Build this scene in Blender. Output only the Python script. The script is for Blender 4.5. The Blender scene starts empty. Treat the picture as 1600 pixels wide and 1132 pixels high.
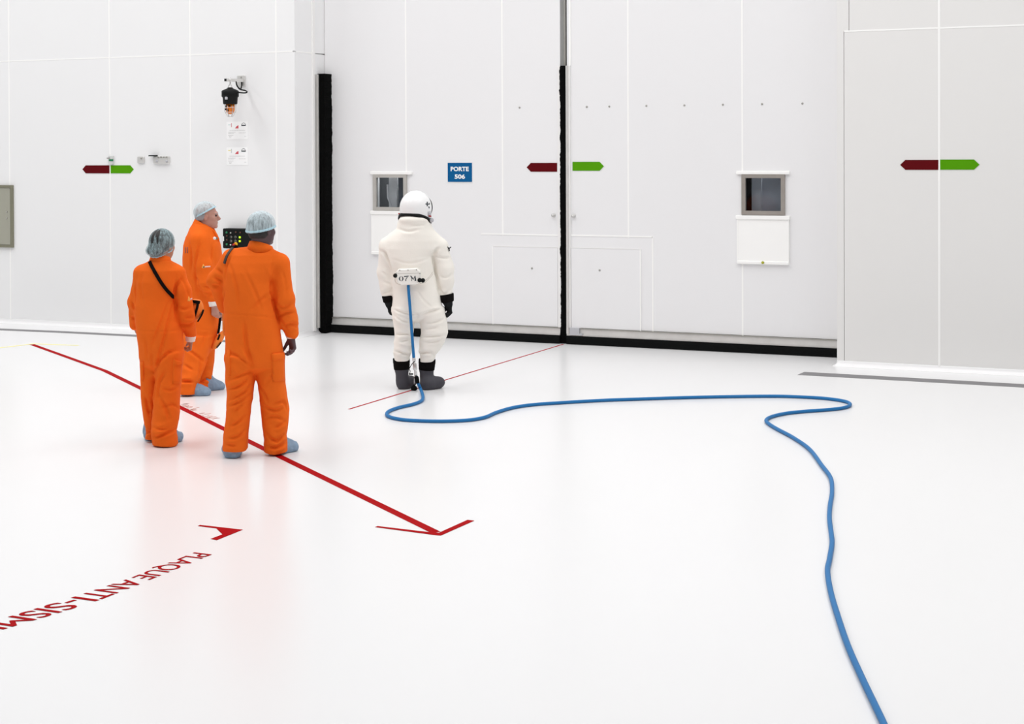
import bpy, bmesh, math, random
import numpy as np
from mathutils import Matrix, Vector

random.seed(7)
SC = bpy.context.scene
COL = SC.collection

# ------------------------------------------------------------------ camera
FPX, YAW, PITCH, ROLL, CY, CAMH = 2456.28, 0.419244, -0.011176, -0.003815, 265.45, 2.25
def cam_axes():
    cy, sy = math.cos(YAW), math.sin(YAW)
    right = np.array([cy, sy, 0.]); fwd = np.array([-sy, cy, 0.]); up = np.array([0, 0, 1.])
    f2 = fwd*math.cos(PITCH) + up*math.sin(PITCH); u2 = up*math.cos(PITCH) - fwd*math.sin(PITCH)
    r3 = right*math.cos(ROLL) + u2*math.sin(ROLL); u3 = u2*math.cos(ROLL) - right*math.sin(ROLL)
    return r3, f2, u3
CR, CF, CU = cam_axes()
CAMP = np.array([0., 0., CAMH])
cam = bpy.data.cameras.new('camera'); camo = bpy.data.objects.new('camera', cam); COL.objects.link(camo)
cam.sensor_width = 36; cam.lens = FPX/1600*36; cam.shift_y = -(566-CY)/1600
cam.clip_end = 200
M = Matrix.Identity(4)
for i in range(3):
    M[i][0] = CR[i]; M[i][1] = CU[i]; M[i][2] = -CF[i]; M[i][3] = CAMP[i]
camo.matrix_world = M
SC.camera = camo

# ------------------------------------------------------------------ light
world = bpy.data.worlds.new('hall_light'); SC.world = world; world.use_nodes = True
bg = world.node_tree.nodes['Background']; bg.inputs[0].default_value = (0.985, 0.99, 1.0, 1); bg.inputs[1].default_value = 0.26
def area(name, loc, sx, sy, power, col=(1, 0.992, 0.988)):
    l = bpy.data.lights.new(name, 'AREA'); l.shape = 'RECTANGLE'; l.size = sx; l.size_y = sy
    l.energy = power; l.color = col
    o = bpy.data.objects.new(name, l); COL.objects.link(o); o.location = loc
    return o
# rows of ceiling luminaires of the tall hall
for i, x in enumerate((-21, -15, -9, -3, 3)):
    area('ceiling_luminaire', (x, 9.5, 11.0), 1.6, 12.0, 405)
SC.view_settings.view_transform = 'Standard'; SC.view_settings.look = 'None'
SC.view_settings.gamma = 1.0; SC.view_settings.use_curve_mapping = False
SC.view_settings.exposure = 0.30

# ------------------------------------------------------------------ geometry of the photograph
def ray(x, y): return CF + CR*(x-800)/FPX + CU*(CY-y)/FPX
def hit(x, y, ax, v):
    d = ray(x, y); t = (v-CAMP[ax])/d[ax]; return CAMP + t*d
def FL(x, y, z=0.0): return hit(x, y, 2, z)       # point on a level at height z
def WL(x, y, Y): return hit(x, y, 1, Y)           # point on a plane parallel to the door wall
def SD(x, y, X): return hit(x, y, 0, X)           # point on a plane parallel to the return

# ------------------------------------------------------------------ materials
MATS = {}
def mat(name, col, rough=0.5, spec=0.5, metal=0.0, var=0.03, scale=6.0, bump=0.0, bscale=60.0, alpha=1.0, emit=None, coat=0.0, trans=0.0, sheen=0.0, sss=0.0):
    if name in MATS: return MATS[name]
    m = bpy.data.materials.new(name); m.use_nodes = True
    nt = m.node_tree; N = nt.nodes; L = nt.links
    b = N['Principled BSDF']
    tc = N.new('ShaderNodeTexCoord')
    nz = N.new('ShaderNodeTexNoise'); nz.inputs['Scale'].default_value = scale; nz.inputs['Detail'].default_value = 4
    L.new(tc.outputs['Object'], nz.inputs['Vector'])
    mp = N.new('ShaderNodeMapRange'); mp.inputs['To Min'].default_value = 1-var; mp.inputs['To Max'].default_value = 1+var
    L.new(nz.outputs['Fac'], mp.inputs['Value'])
    mx = N.new('ShaderNodeVectorMath'); mx.operation = 'SCALE'; mx.inputs[0].default_value = col
    L.new(mp.outputs['Result'], mx.inputs['Scale'])
    L.new(mx.outputs['Vector'], b.inputs['Base Color'])
    b.inputs['Roughness'].default_value = rough; b.inputs['Specular IOR Level'].default_value = spec
    b.inputs['Metallic'].default_value = metal; b.inputs['Alpha'].default_value = alpha
    b.inputs['Coat Weight'].default_value = coat; b.inputs['Transmission Weight'].default_value = trans
    b.inputs['Sheen Weight'].default_value = sheen; b.inputs['Subsurface Weight'].default_value = sss
    if sss: b.inputs['Subsurface Radius'].default_value = (.01, .004, .002)
    if emit:
        b.inputs['Emission Color'].default_value = (*emit[:3], 1); b.inputs['Emission Strength'].default_value = emit[3]
    if bump:
        n2 = N.new('ShaderNodeTexNoise'); n2.inputs['Scale'].default_value = bscale; n2.inputs['Detail'].default_value = 5
        L.new(tc.outputs['Object'], n2.inputs['Vector'])
        bp = N.new('ShaderNodeBump'); bp.inputs['Strength'].default_value = bump; bp.inputs['Distance'].default_value = 0.01
        L.new(n2.outputs['Fac'], bp.inputs['Height']); L.new(bp.outputs['Normal'], b.inputs['Normal'])
    MATS[name] = m; return m

def srgb(h):
    r = [int(h[i:i+2], 16)/255 for i in (0, 2, 4)]
    return tuple(c/12.92 if c <= .04045 else ((c+.055)/1.055)**2.4 for c in r)

M_FLOOR = mat('white_epoxy_floor', (.795, .795, .80), rough=.25, spec=.27, var=.012, scale=.35)
M_PANEL = mat('cleanroom_panel', (.855, .855, .858), rough=.55, spec=.3, var=.008, scale=.8)
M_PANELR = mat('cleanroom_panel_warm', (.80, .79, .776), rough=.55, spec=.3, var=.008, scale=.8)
M_DOORP = mat('door_leaf_panel', (.84, .836, .844), rough=.5, spec=.35, var=.008, scale=.8)
M_SEAL = mat('white_sealant', (.96, .955, .94), rough=.5, spec=.3, var=.01)
M_COVE = mat('white_cove', (.90, .895, .90), rough=.35, var=.01)
M_TRIM = mat('painted_trim', (.86, .85, .84), rough=.45, var=.01)
M_ALU = mat('brushed_aluminium', (.70, .69, .67), rough=.42, metal=.45, var=.12, scale=9)
M_ALUD = mat('dull_steel', (.40, .39, .36), rough=.5, metal=.6, var=.12, scale=9)
M_FRAME = mat('window_frame_metal', (.36, .33, .30), rough=.5, metal=.45, var=.1, scale=12)
M_BRUSH = mat('black_brush', (.004, .004, .004), rough=.95, spec=.03, var=.3, scale=80, bump=.5, bscale=160)
M_RUBBER = mat('black_rubber', (.006, .0065, .0065), rough=.8, spec=.06, var=.2, scale=30, bump=.2)
M_VOID = mat('dark_void', (.01, .01, .012), rough=.9, spec=.1)  # near-black colour standing in for unlit depth
M_ROOM = mat('dim_room', (.10, .105, .11), rough=.8, var=.15, scale=3)
M_GREYOBJ = mat('grey_enamel', (.50, .50, .53), rough=.6, var=.05)
M_BLIND = mat('white_blind', (.955, .95, .935), rough=.6, var=.008)
M_RED = mat('dark_red_vinyl', srgb('5E0810'), rough=.6, spec=.08, var=.04)
M_GREEN = mat('green_vinyl', srgb('529A06'), rough=.6, spec=.08, var=.03)
M_BLUE = mat('blue_sign', srgb('0C5A90'), rough=.6, spec=.1, var=.03)
M_WHITEPR = mat('white_print', (.9, .9, .9), rough=.5)
M_LINE = mat('red_floor_paint', srgb('A2040C'), rough=.7, spec=.04, var=.06, scale=4)
M_THIN = mat('thin_red_tape', srgb('A80E18'), rough=.7, spec=.05, var=.05)
M_YEL = mat('pale_yellow_tape', srgb('F3EBA0'), rough=.6)
M_GREYT = mat('grey_tape', srgb('7A797B'), rough=.6, var=.08, scale=8)
M_HOSE = mat('blue_hose', srgb('2A72AC'), rough=.5, spec=.15, var=.05, scale=20)
M_BLACK = mat('black_plastic', (.007, .008, .008), rough=.5, spec=.15, var=.2)
M_STEEL = mat('bright_steel', (.66, .65, .64), rough=.3, metal=.9, var=.06)
M_CAB = mat('cabinet_grey', srgb('A8A799'), rough=.5, metal=.2, var=.04)
M_CABD = mat('cabinet_frame_grey', srgb('84826F'), rough=.5, metal=.25, var=.05)
M_PAPER = mat('paper', (.94, .94, .94), rough=.7, var=.005)
M_INK = mat('grey_ink', (.45, .45, .45), rough=.7)
M_INKD = mat('dark_ink', (.06, .07, .08), rough=.7)
M_INKR = mat('red_ink', srgb('D05560'), rough=.7)
M_INKY = mat('yellow_ink', srgb('E8DC70'), rough=.7)
M_AMBER = mat('amber_lens', srgb('E07800'), rough=.2, spec=.6, var=.1, scale=40, coat=.3)
M_ORANGE = mat('orange_cloth', (.85, .142, .012), rough=.85, spec=.12, var=.05, scale=7, bump=.18, bscale=70)
M_ORANGE2 = mat('orange_pouch', (.85, .22, .035), rough=.7, spec=.2, var=.05, scale=9, bump=.1)
M_STRAP = mat('black_webbing', (.007, .006, .006), rough=.9, spec=.05, var=.2, scale=60)
M_SHOE = mat('blue_shoe_cover', srgb('869DB4'), rough=.6, spec=.25, var=.22, scale=26, bump=.9, bscale=34)
M_CUFF = mat('white_cuff', (.84, .80, .76), rough=.8, var=.04, bump=.2)
M_SKINB = mat('light_skin', srgb('B98B7C'), rough=.55, spec=.35, var=.10, scale=22, sss=.1)
M_SKINW = mat('tan_skin', srgb('B47E62'), rough=.55, spec=.35, var=.08, scale=25, sss=.1)
M_SKINA = mat('dark_skin', srgb('584246'), rough=.5, spec=.4, var=.12, scale=25, sss=.05)
M_HAIRG = mat('grey_hair', (.30, .30, .31), rough=.8, var=.25, scale=60, bump=.4)
M_HAIRD = mat('dark_hair', (.015, .013, .013), rough=.65, var=.3, scale=70, bump=.4)
M_SUIT = mat('ivory_suit_cloth', (.90, .865, .80), rough=.82, spec=.2, var=.035, scale=6, bump=.10, bscale=80)
M_HELM = mat('white_helmet', (.90, .90, .90), rough=.25, spec=.5, var=.006)
M_GLOVE = mat('black_glove', (.011, .012, .013), rough=.75, spec=.12, var=.25, scale=30, bump=.3)
M_BOOT = mat('charcoal_boot', (.062, .060, .072), rough=.6, spec=.25, var=.08, scale=15, bump=.1)
M_BOXW = mat('ivory_box', (.88, .865, .82), rough=.45, var=.015)
M_LIME = mat('lime_lamp', srgb('B8F020'), rough=.4, emit=(.45, .9, .03, .9))
M_GREENB = mat('green_button', srgb('1F7A50'), rough=.4)
M_YELB = mat('yellow_button', srgb('E0A810'), rough=.4)
M_REDB = mat('red_button', srgb('B01010'), rough=.35)
M_BROWNB = mat('brown_button', srgb('5A382C'), rough=.5)
M_GREYB = mat('silver_ring', (.45, .46, .42), rough=.4, metal=.5)

def glass_mat():
    m = bpy.data.materials.new('window_glass'); m.use_nodes = True
    nt = m.node_tree; N = nt.nodes; L = nt.links; N.remove(N['Principled BSDF'])
    tr = N.new('ShaderNodeBsdfTransparent'); tr.inputs[0].default_value = (.80, .82, .84, 1)
    gl = N.new('ShaderNodeBsdfGlossy'); gl.inputs[0].default_value = (1, 1, 1, 1); gl.inputs['Roughness'].default_value = .03
    fr = N.new('ShaderNodeFresnel'); fr.inputs[0].default_value = 1.22
    mx = N.new('ShaderNodeMixShader'); L.new(fr.outputs[0], mx.inputs[0]); L.new(tr.outputs[0], mx.inputs[1]); L.new(gl.outputs[0], mx.inputs[2])
    L.new(mx.outputs[0], N['Material Output'].inputs[0]); return m
M_GLASS = glass_mat()

def net_mat(name, col, cover, nscale, mesh):
    m = bpy.data.materials.new(name); m.use_nodes = True
    nt = m.node_tree; N = nt.nodes; L = nt.links; b = N['Principled BSDF']
    tc = N.new('ShaderNodeTexCoord')
    vo = N.new('ShaderNodeTexVoronoi'); vo.feature = 'DISTANCE_TO_EDGE'; vo.inputs['Scale'].default_value = nscale
    L.new(tc.outputs['Object'], vo.inputs['Vector'])
    mr = N.new('ShaderNodeMapRange'); mr.inputs['From Min'].default_value = .02; mr.inputs['From Max'].default_value = .25
    mr.inputs['To Min'].default_value = cover+mesh; mr.inputs['To Max'].default_value = cover-mesh
    L.new(vo.outputs['Distance'], mr.inputs['Value'])
    mp = N.new('ShaderNodeMapping'); mp.inputs['Scale'].default_value = (1, 1, .22); mp.inputs['Rotation'].default_value = (.3, .5, 0)
    L.new(tc.outputs['Object'], mp.inputs['Vector'])
    nz = N.new('ShaderNodeTexNoise'); nz.inputs['Scale'].default_value = 75; nz.inputs['Detail'].default_value = 3
    L.new(mp.outputs['Vector'], nz.inputs['Vector'])
    ad = N.new('ShaderNodeMath'); ad.operation = 'MULTIPLY_ADD'; ad.inputs[1].default_value = 1.1; ad.use_clamp = True
    L.new(nz.outputs['Fac'], ad.inputs[0])
    sb = N.new('ShaderNodeMath'); sb.operation = 'SUBTRACT'; sb.inputs[1].default_value = .55
    L.new(mr.outputs['Result'], sb.inputs[0]); L.new(sb.outputs[0], ad.inputs[2])
    L.new(ad.outputs[0], b.inputs['Alpha'])
    b.inputs['Base Color'].default_value = (*col, 1); b.inputs['Roughness'].default_value = .6
    return m
M_NET = net_mat('pale_blue_hair_net', srgb('D4E4EA'), .60, 260, .10)
M_NETW = net_mat('sparse_blue_hair_net', srgb('B4CDD2'), .36, 220, .16)
M_BAND = mat('blue_elastic', srgb('BFE3F0'), rough=.7, var=.05, alpha=.9)

# ------------------------------------------------------------------ object helpers
def tag(o, label=None, cat=None, group=None, kind=None):
    if label: o['label'] = label
    if cat: o['category'] = cat
    if group: o['group'] = group
    if kind: o['kind'] = kind
    return o
def empty(name, loc=(0, 0, 0), rz=0.0):
    o = bpy.data.objects.new(name, None); COL.objects.link(o); o.location = loc; o.rotation_euler = (0, 0, rz)
    o.empty_display_size = .1; return o
def link(name, me, m, parent=None):
    o = bpy.data.objects.new(name, me); COL.objects.link(o)
    if m is not None: me.materials.append(m)
    if parent is not None: o.parent = parent
    return o

def world_of(o):
    m = Matrix.Translation(o.location) @ o.rotation_euler.to_matrix().to_4x4()
    return world_of(o.parent) @ m if o.parent is not None else m

class MB:
    def __init__(s): s.v = []; s.f = []; s.sm = []
    def add(s, vs, fs, smooth=False):
        b = len(s.v); s.v += [tuple(map(float, p)) for p in vs]
        s.f += [tuple(b+i for i in q) for q in fs]; s.sm += [smooth]*len(fs); return s
    def box(s, a, b):
        x0, y0, z0 = [min(a[i], b[i]) for i in range(3)]; x1, y1, z1 = [max(a[i], b[i]) for i in range(3)]
        return s.add([(x0, y0, z0), (x1, y0, z0), (x1, y1, z0), (x0, y1, z0), (x0, y0, z1), (x1, y0, z1), (x1, y1, z1), (x0, y1, z1)],
                     [(0, 3, 2, 1), (4, 5, 6, 7), (0, 1, 5, 4), (1, 2, 6, 5), (2, 3, 7, 6), (3, 0, 4, 7)])
    def bevbox(s, a, b, r):      # box with the four edges along y chamfered and a chamfered front (low y) rim
        x0, y0, z0 = [min(a[i], b[i]) for i in range(3)]; x1, y1, z1 = [max(a[i], b[i]) for i in range(3)]
        def ring(y, i):
            k = r
            return [(x0+i+k, y, z0+i), (x1-i-k, y, z0+i), (x1-i, y, z0+i+k), (x1-i, y, z1-i-k), (x1-i-k, y, z1-i), (x0+i+k, y, z1-i), (x0+i, y, z1-i-k), (x0+i, y, z0+i+k)]
        rs = [ring(y1, 0), ring(y0+r, 0), ring(y0, r*.7)]
        vs = sum(rs, []); fs = []
        for j in range(2):
            for i in range(8): fs.append((j*8+i, j*8+(i+1) % 8, (j+1)*8+(i+1) % 8, (j+1)*8+i))
        fs.append(tuple(range(7, -1, -1))); fs.append(tuple(range(16, 24)))
        return s.add(vs, fs)
    def prism(s, pts, h):        # polygon points (3d) extruded by the vector h
        n = len(pts); P = [np.array(p, float) for p in pts]; h = np.array(h, float)
        vs = P + [p+h for p in P]
        fs = [tuple(range(n-1, -1, -1)), tuple(range(n, 2*n))] + [(i, (i+1) % n, n+(i+1) % n, n+i) for i in range(n)]
        return s.add(vs, fs)
    def lathe(s, c, prof, axis=(0, 0, 1), n=24, smooth=True):
        a = np.array(axis, float); a /= np.linalg.norm(a); t = np.array([1., 0, 0]) if abs(a[0]) < .9 else np.array([0, 1., 0])
        u = np.cross(a, t); u /= np.linalg.norm(u); w = np.cross(a, u); c = np.array(c, float)
        vs = []; fs = []
        for r, h in prof:
            for k in range(n):
                an = 2*math.pi*k/n; vs.append(c+a*h+(u*math.cos(an)+w*math.sin(an))*r)
        for j in range(len(prof)-1):
            for k in range(n): fs.append((j*n+k, j*n+(k+1) % n, (j+1)*n+(k+1) % n, (j+1)*n+k))
        fs.append(tuple(range(n-1, -1, -1))); fs.append(tuple((len(prof)-1)*n+k for k in range(n)))
        return s.add(vs, fs, smooth)
    def tube(s, pts, r, n=10, closed=False):
        P = np.array(pts, float); N = len(P); vs = []; fs = []
        R = np.full(N, r) if np.isscalar(r) else np.array(r)
        T = np.gradient(P, axis=0); T /= np.linalg.norm(T, axis=1)[:, None]+1e-9
        ref = np.array([0, 0, 1.]) if abs(T[0][2]) < .9 else np.array([1., 0, 0])
        u = np.cross(T[0], ref); u /= np.linalg.norm(u)
        for i in range(N):
            u = u - T[i]*(u@T[i]); u /= np.linalg.norm(u); w = np.cross(T[i], u)
            for k in range(n):
                an = 2*math.pi*k/n; vs.append(P[i]+(u*math.cos(an)+w*math.sin(an))*R[i])
        for i in range(N-1):
            for k in range(n): fs.append((i*n+k, i*n+(k+1) % n, (i+1)*n+(k+1) % n, (i+1)*n+k))
        fs.append(tuple(range(n-1, -1, -1))); fs.append(tuple((N-1)*n+k for k in range(n)))
        return s.add(vs, fs, True)
    def build(s, name, m, parent=None, rel=False):
        me = bpy.data.meshes.new(name); vs = s.v
        off = Vector((0, 0, 0))
        if parent is not None and not rel:
            inv = world_of(parent).inverted()
            vs = [inv @ Vector(v) for v in vs]
        me.from_pydata(vs, [], s.f); me.polygons.foreach_set('use_smooth', s.sm)
        bm = bmesh.new(); bm.from_mesh(me); bmesh.ops.recalc_face_normals(bm, faces=bm.faces); bm.to_mesh(me); bm.free()
        me.update(); return link(name, me, m, parent)
def smooth_path(pts, n=8):
    P = np.array(pts, float); out = []
    for i in range(len(P)-1):
        p0 = P[max(i-1, 0)]; p1 = P[i]; p2 = P[i+1]; p3 = P[min(i+2, len(P)-1)]
        for k in range(n):
            t = k/n; out.append(.5*((2*p1)+(-p0+p2)*t+(2*p0-5*p1+4*p2-p3)*t*t+(-p0+3*p1-3*p2+p3)*t**3))
    out.append(P[-1]); return np.array(out)
def text_mesh(body, bold=0.0):
    cu = bpy.data.curves.new('tmp_text', 'FONT'); cu.body = body; cu.size = 1; cu.offset = bold; cu.resolution_u = 4
    o = bpy.data.objects.new('tmp_text', cu); COL.objects.link(o)
    dg = bpy.context.evaluated_depsgraph_get(); dg.update()
    me = bpy.data.meshes.new_from_object(o.evaluated_get(dg)); bpy.data.objects.remove(o); bpy.data.curves.remove(cu)
    v = np.array([x.co[:] for x in me.vertices]); f = [tuple(p.vertices) for p in me.polygons]; bpy.data.meshes.remove(me)
    return v, f
def text_obj(name, body, m, parent, origin, ux, uy, w, h, up, bold=0.0, thick=.0015):
    """lettering that fills w x h, its lower left corner at origin, on the axes ux and uy, raised along up"""
    v, f = text_mesh(body, bold); lo = v.min(0); sz = v.max(0)-lo
    o = np.array(origin, float); ux = np.array(ux, float); uy = np.array(uy, float); up = np.array(up, float)
    P = [o+ux*(p[0]-lo[0])/sz[0]*w+uy*(p[1]-lo[1])/sz[1]*h+up*thick for p in v]
    b = MB().add(P, f); return b.build(name, m, parent)

# ------------------------------------------------------------------ the setting
YW = 16.38          # face of the two flanking walls
YD = 17.05          # face of the sliding door
XL = float(WL(462.5, 500, YW)[0]); XR = float(WL(1308.4, 400, YW)[0])
TOP = 9.0
struct = dict(kind='structure')
fl = MB().box((-30, -12, -.2), (22, 20, 0)).build('floor', M_FLOOR); tag(fl, 'glossy white epoxy floor of the clean room', **struct)

def minus(rect, hole):
    x0, x1, z0, z1 = rect
    if hole is None: return [rect]
    a, b, c, d = hole; a = max(a, x0); b = min(b, x1); c = max(c, z0); d = min(d, z1)
    if a >= b or c >= d: return [rect]
    out = []
    if a > x0: out.append((x0, a, z0, z1))
    if b < x1: out.append((b, x1, z0, z1))
    if c > z0: out.append((a, b, z0, c))
    if d < z1: out.append((a, b, d, z1))
    return out
def slab(rects, hole, y0, y1):
    mb = MB()
    for r in rects:
        for q in minus(r, hole): mb.box((q[0], y0, q[2]), (q[1], y1, q[3]))
    return mb
G = .007   # half a joint
def px_x(px, py, Y): return float(WL(px, py, Y)[0])
def px_z(px, py, Y): return float(WL(px, py, Y)[2])

# left wall
xs = [px_x(15, 250, YW), px_x(172, 250, YW), px_x(298, 250, YW), px_x(432.3, 250, YW)]
zs = px_z(298, 85.8, YW)
wl = MB().box((-26, YW+.03, 0), (XL-.05, YW+.5, TOP)).build('wall_left', M_SEAL); tag(wl, 'pale grey panelled clean room wall left of the sliding door', **struct)
ed = [xs[0]-2*(xs[1]-xs[0]), xs[0]-(xs[1]-xs[0])]+xs+[XL+G]
ed[0] = -26
for i in range(len(ed)-1):
    for z0, z1 in ((.05, zs), (zs, zs+2.4), (zs+2.4, TOP)):
        MB().box((ed[i]+G, YW, z0+G), (ed[i+1]-G, YW+.04, z1-G)).build('panel', M_PANEL, wl)
for x in xs: MB().box((x-.009, YW-.0025, .05), (x+.009, YW+.03, TOP)).build('joint_seal', M_SEAL, wl)
MB().box((-26, YW-.002, zs-.007), (XL-.03, YW+.03, zs+.007)).build('joint_seal', M_SEAL, wl)
# return between left wall and door
YT = float(SD(488, 300, XL)[1])
wr = MB().box((XL-.5, YW+.04, 0), (XL-.03, YD+.5, TOP)).build('wall_return', M_SEAL); tag(wr, 'narrow shaded side face between left wall and door', **struct)
for z0, z1 in ((.05, zs), (zs, zs+2.4), (zs+2.4, TOP)):
    MB().box((XL-.04, YW+.0405, z0+G), (XL, YD+.4, z1-G)).build('panel', M_PANEL, wr)
MB().box((XL-.03, YW+.03, zs-.007), (XL+.002, YT, zs+.007)).build('joint_seal', M_SEAL, wr)
MB().box((XL, YT, .04), (XL+.02, YT+.05, TOP)).build('trim_1', M_TRIM)
tag(bpy.data.objects['trim_1'], 'white vertical jamb strip at the left edge of the door', **struct)

# right wall
xr1 = px_x(1319, 300, YW); xr2 = px_x(1467.5, 300, YW); zr = px_z(1467, 43.8, YW)
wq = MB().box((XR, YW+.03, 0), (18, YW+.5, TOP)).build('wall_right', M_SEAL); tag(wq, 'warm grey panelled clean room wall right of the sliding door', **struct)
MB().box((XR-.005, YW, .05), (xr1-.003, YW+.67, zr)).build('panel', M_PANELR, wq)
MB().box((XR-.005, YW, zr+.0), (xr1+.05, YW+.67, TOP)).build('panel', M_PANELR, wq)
edr = [xr1, xr2, xr2+1.05, xr2+2.1, xr2+4.2, 18]
for i in range(len(edr)-1):
    for z0, z1 in ((.05, zr), (zr, zr+2.4), (zr+2.4, TOP)):
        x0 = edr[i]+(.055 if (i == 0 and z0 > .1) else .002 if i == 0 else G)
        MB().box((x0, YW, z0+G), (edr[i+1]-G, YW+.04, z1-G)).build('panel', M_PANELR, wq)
for x in edr[1:-1]: MB().box((x-.011, YW-.003, .05), (x+.011, YW+.03, TOP)).build('joint_seal', M_SEAL, wq)
MB().box((xr1, YW-.002, zr-.008), (18, YW+.03, zr+.008)).build('joint_seal', M_SEAL, wq)

# cove skirtings
def cove(name, path, label, r=.06):
    """quarter round sweep: path = list of (wall point, outward normal)"""
    mb = MB(); n = 7; vs = []; fs = []
    for (x, y), (nx, ny) in path:
        vs.append((x+nx*-.01, y+ny*-.01, -.01))
        for k in range(n+1):
            a = math.pi/2*k/n
            d = r*(1-math.sin(a)); z = r*(1-math.cos(a))
            vs.append((x+nx*(d+.001), y+ny*(d+.001), z))
    m = n+2
    for i in range(len(path)-1):
        for k in range(m): fs.append((i*m+k, i*m+(k+1) % m, (i+1)*m+(k+1) % m, (i+1)*m+k))
    fs.append(tuple(range(m))); fs.append(tuple((len(path)-1)*m+k for k in range(m)))
    mb.add(vs, fs, True); o = mb.build(name, M_COVE); tag(o, label, **struct); return o
s2 = math.sqrt(.5)
cove('baseboard_left', [((-26, YW), (0, -1)), ((XL-.03, YW), (0, -1)), ((XL, YW), (.7, -.7)), ((XL, YW+.04), (1, 0)), ((XL, YD-.04), (1, 0))], 'white rounded cove skirting along the left wall')
cove('baseboard_right', [((XR-.005, YD-.06), (-1, 0)), ((XR-.005, YW+.04), (-1, 0)), ((XR-.005, YW), (-.7, -.7)), ((XR+.03, YW), (0, -1)), ((18, YW), (0, -1))], 'white rounded cove skirting along the right wall')

# sliding door: two leaves
YF = YD+.03                                   # leaf panel face
XC0 = px_x(875.5, 300, YF); XC1 = px_x(886.5, 300, YF)
XD0 = XL+.005; XD1 = XR+.6
def win_rect(px0, px1, py0, py1):
    return (px_x(px0, (py0+py1)/2, YF), px_x(px1, (py0+py1)/2, YF), px_z((px0+px1)/2, py1, YF), px_z((px0+px1)/2, py0, YF))
W1 = win_rect(584, 636.5, 272, 329.5); W2 = win_rect(1159.3, 1227, 272, 336)
def inset(w, d): return (w[0]+d, w[1]-d, w[2]+d, w[3]-d)
ZB = .19                                      # top of the bottom rail
def leaf(name, x0, x1, seams, W, label):
    hole = inset(W, .015)
    d = slab([(x0, x1, .02, TOP)], hole, YF+.03, YF+.12).build(name, M_SEAL); tag(d, label, **struct)
    e = [x0]+[s[0] for s in seams]+[x1]
    for i in range(len(e)-1):
        slab([(e[i]+(G if i else 0), e[i+1]-(G if i < len(e)-2 else 0), ZB+.004, TOP)], hole, YF, YF+.04).build('panel', M_DOORP, d)
    for s, zlo in seams:
        if zlo > ZB: MB().box((s-G-.004, YF-.0006, ZB+.004), (s+G+.004, YF+.03, zlo)).build('joint_filler', M_DOORP, d)
        slab([(s-.009, s+.009, zlo, TOP)], (W[0]-.2, W[1]+.2, W[2]-.01, W[3]+.01) if W[0]-.05 < s < W[1]+.05 else None, YF-.002, YF+.03).build('joint_seal', M_SEAL, d)
    return d
XS1, XS2, XS3, XS4 = px_x(634.3, 150, YF), px_x(785, 200, YF), px_x(981.5, 200, YF), px_x(1160.3, 450, YF)
ZH = px_z(785, 368, YF)
d1 = leaf('door_1', XD0, XC0, [(XS1, ZB), (XS2, ZH)], W1, 'left leaf of the tall pale sliding door')
d2 = leaf('door_2', XC1, XD1, [(XS3, ZH), (XS4, ZB)], W2, 'right leaf of the tall pale sliding door')
# bottom rails, rubber seals, edge profiles, brushes
for d, x0, x1 in ((d1, XD0+.02, XC0), (d2, XC1, XD1)):
    MB().box((x0, YF-.035, .10), (x1, YF+.02, .118)).box((x0, YF-.02, .118), (x1, YF+.02, ZB-.012)).build('bottom_rail', M_ALU, d)
    MB().box((x0, YF-.028, ZB-.012), (x1, YF+.02, ZB)).build('rail_lip', M_ALUD, d)
    MB().box((x0, YD-.02, .004), (x1, YF+.06, .10)).build('rubber_seal', M_RUBBER, d)
# meeting edge
ztop_c = px_z(880, 103, YF)
MB().box((px_x(871.8, 300, YF), YF-.012, ZB), (px_x(876.5, 300, YF), YF+.01, ztop_c)).build('edge_profile', M_TRIM, d1)
MB().box((px_x(885.8, 300, YF), YF-.030, .12), (px_x(889.3, 300, YF), YF+.01, ztop_c)).build('edge_profile', M_ALU, d2)
MB().box((px_x(889.3, 300, YF), YF-.018, .12), (px_x(892, 300, YF), YF+.01, ztop_c)).build('edge_profile', M_TRIM, d2)
MB().box((px_x(889.3, 50, YF), YF-.010, ztop_c), (px_x(892, 50, YF), YF+.01, TOP)).build('edge_profile', M_SEAL, d2)
def brush(name, x0, x1, z0, z1, y0, y1, jag, parent, left=True, right=False):
    n = int((z1-z0)/.012); pts = []
    rnd = random.Random(3); wob = [0]
    for i in range(n+1):
        wob.append(.82*wob[-1]+rnd.uniform(-1, 1)*jag*.5)
    L = []; R = []
    for i in range(n+1):
        z = z0+(z1-z0)*i/n; j = wob[i+1]+rnd.uniform(-1, 1)*jag*.25
        L.append((x0+(j if left else 0), z)); R.append((x1+(j if right else 0), z))
    mb = MB(); vs = []; fs = []
    for (a, z), (b, _) in zip(L, R): vs += [(a, y0+.004, z), ((a+b)/2, y0, z), (b, y0+.004, z), (b, y1, z), (a, y1, z)]
    for i in range(n):
        for k in range(5): fs.append((i*5+k, i*5+(k+1) % 5, i*5+5+(k+1) % 5, i*5+5+k))
    fs.append((0, 1, 2, 3, 4)); fs.append(tuple(n*5+k for k in range(5)))
    return mb.add(vs, fs).build(name, M_BRUSH, parent)
brush('brush_seal', px_x(876.3, 300, YF), px_x(886, 300, YF), .006, ztop_c+.002, YF-.022, YF+.05, .009, d1)
MB().box((px_x(878.8, 60, YF), YF+.035, ztop_c), (px_x(882, 60, YF), YF+.1, TOP)).build('gap_edge_or_dark', M_ALUD, d1)
MB().box((px_x(881, 60, YF), YF+.06, ztop_c), (px_x(887, 60, YF), YF+.1, TOP)).build('gap_edge_or_dark', M_VOID, d2)  # near-black strip, darkness of the open gap put into its colour
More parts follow.
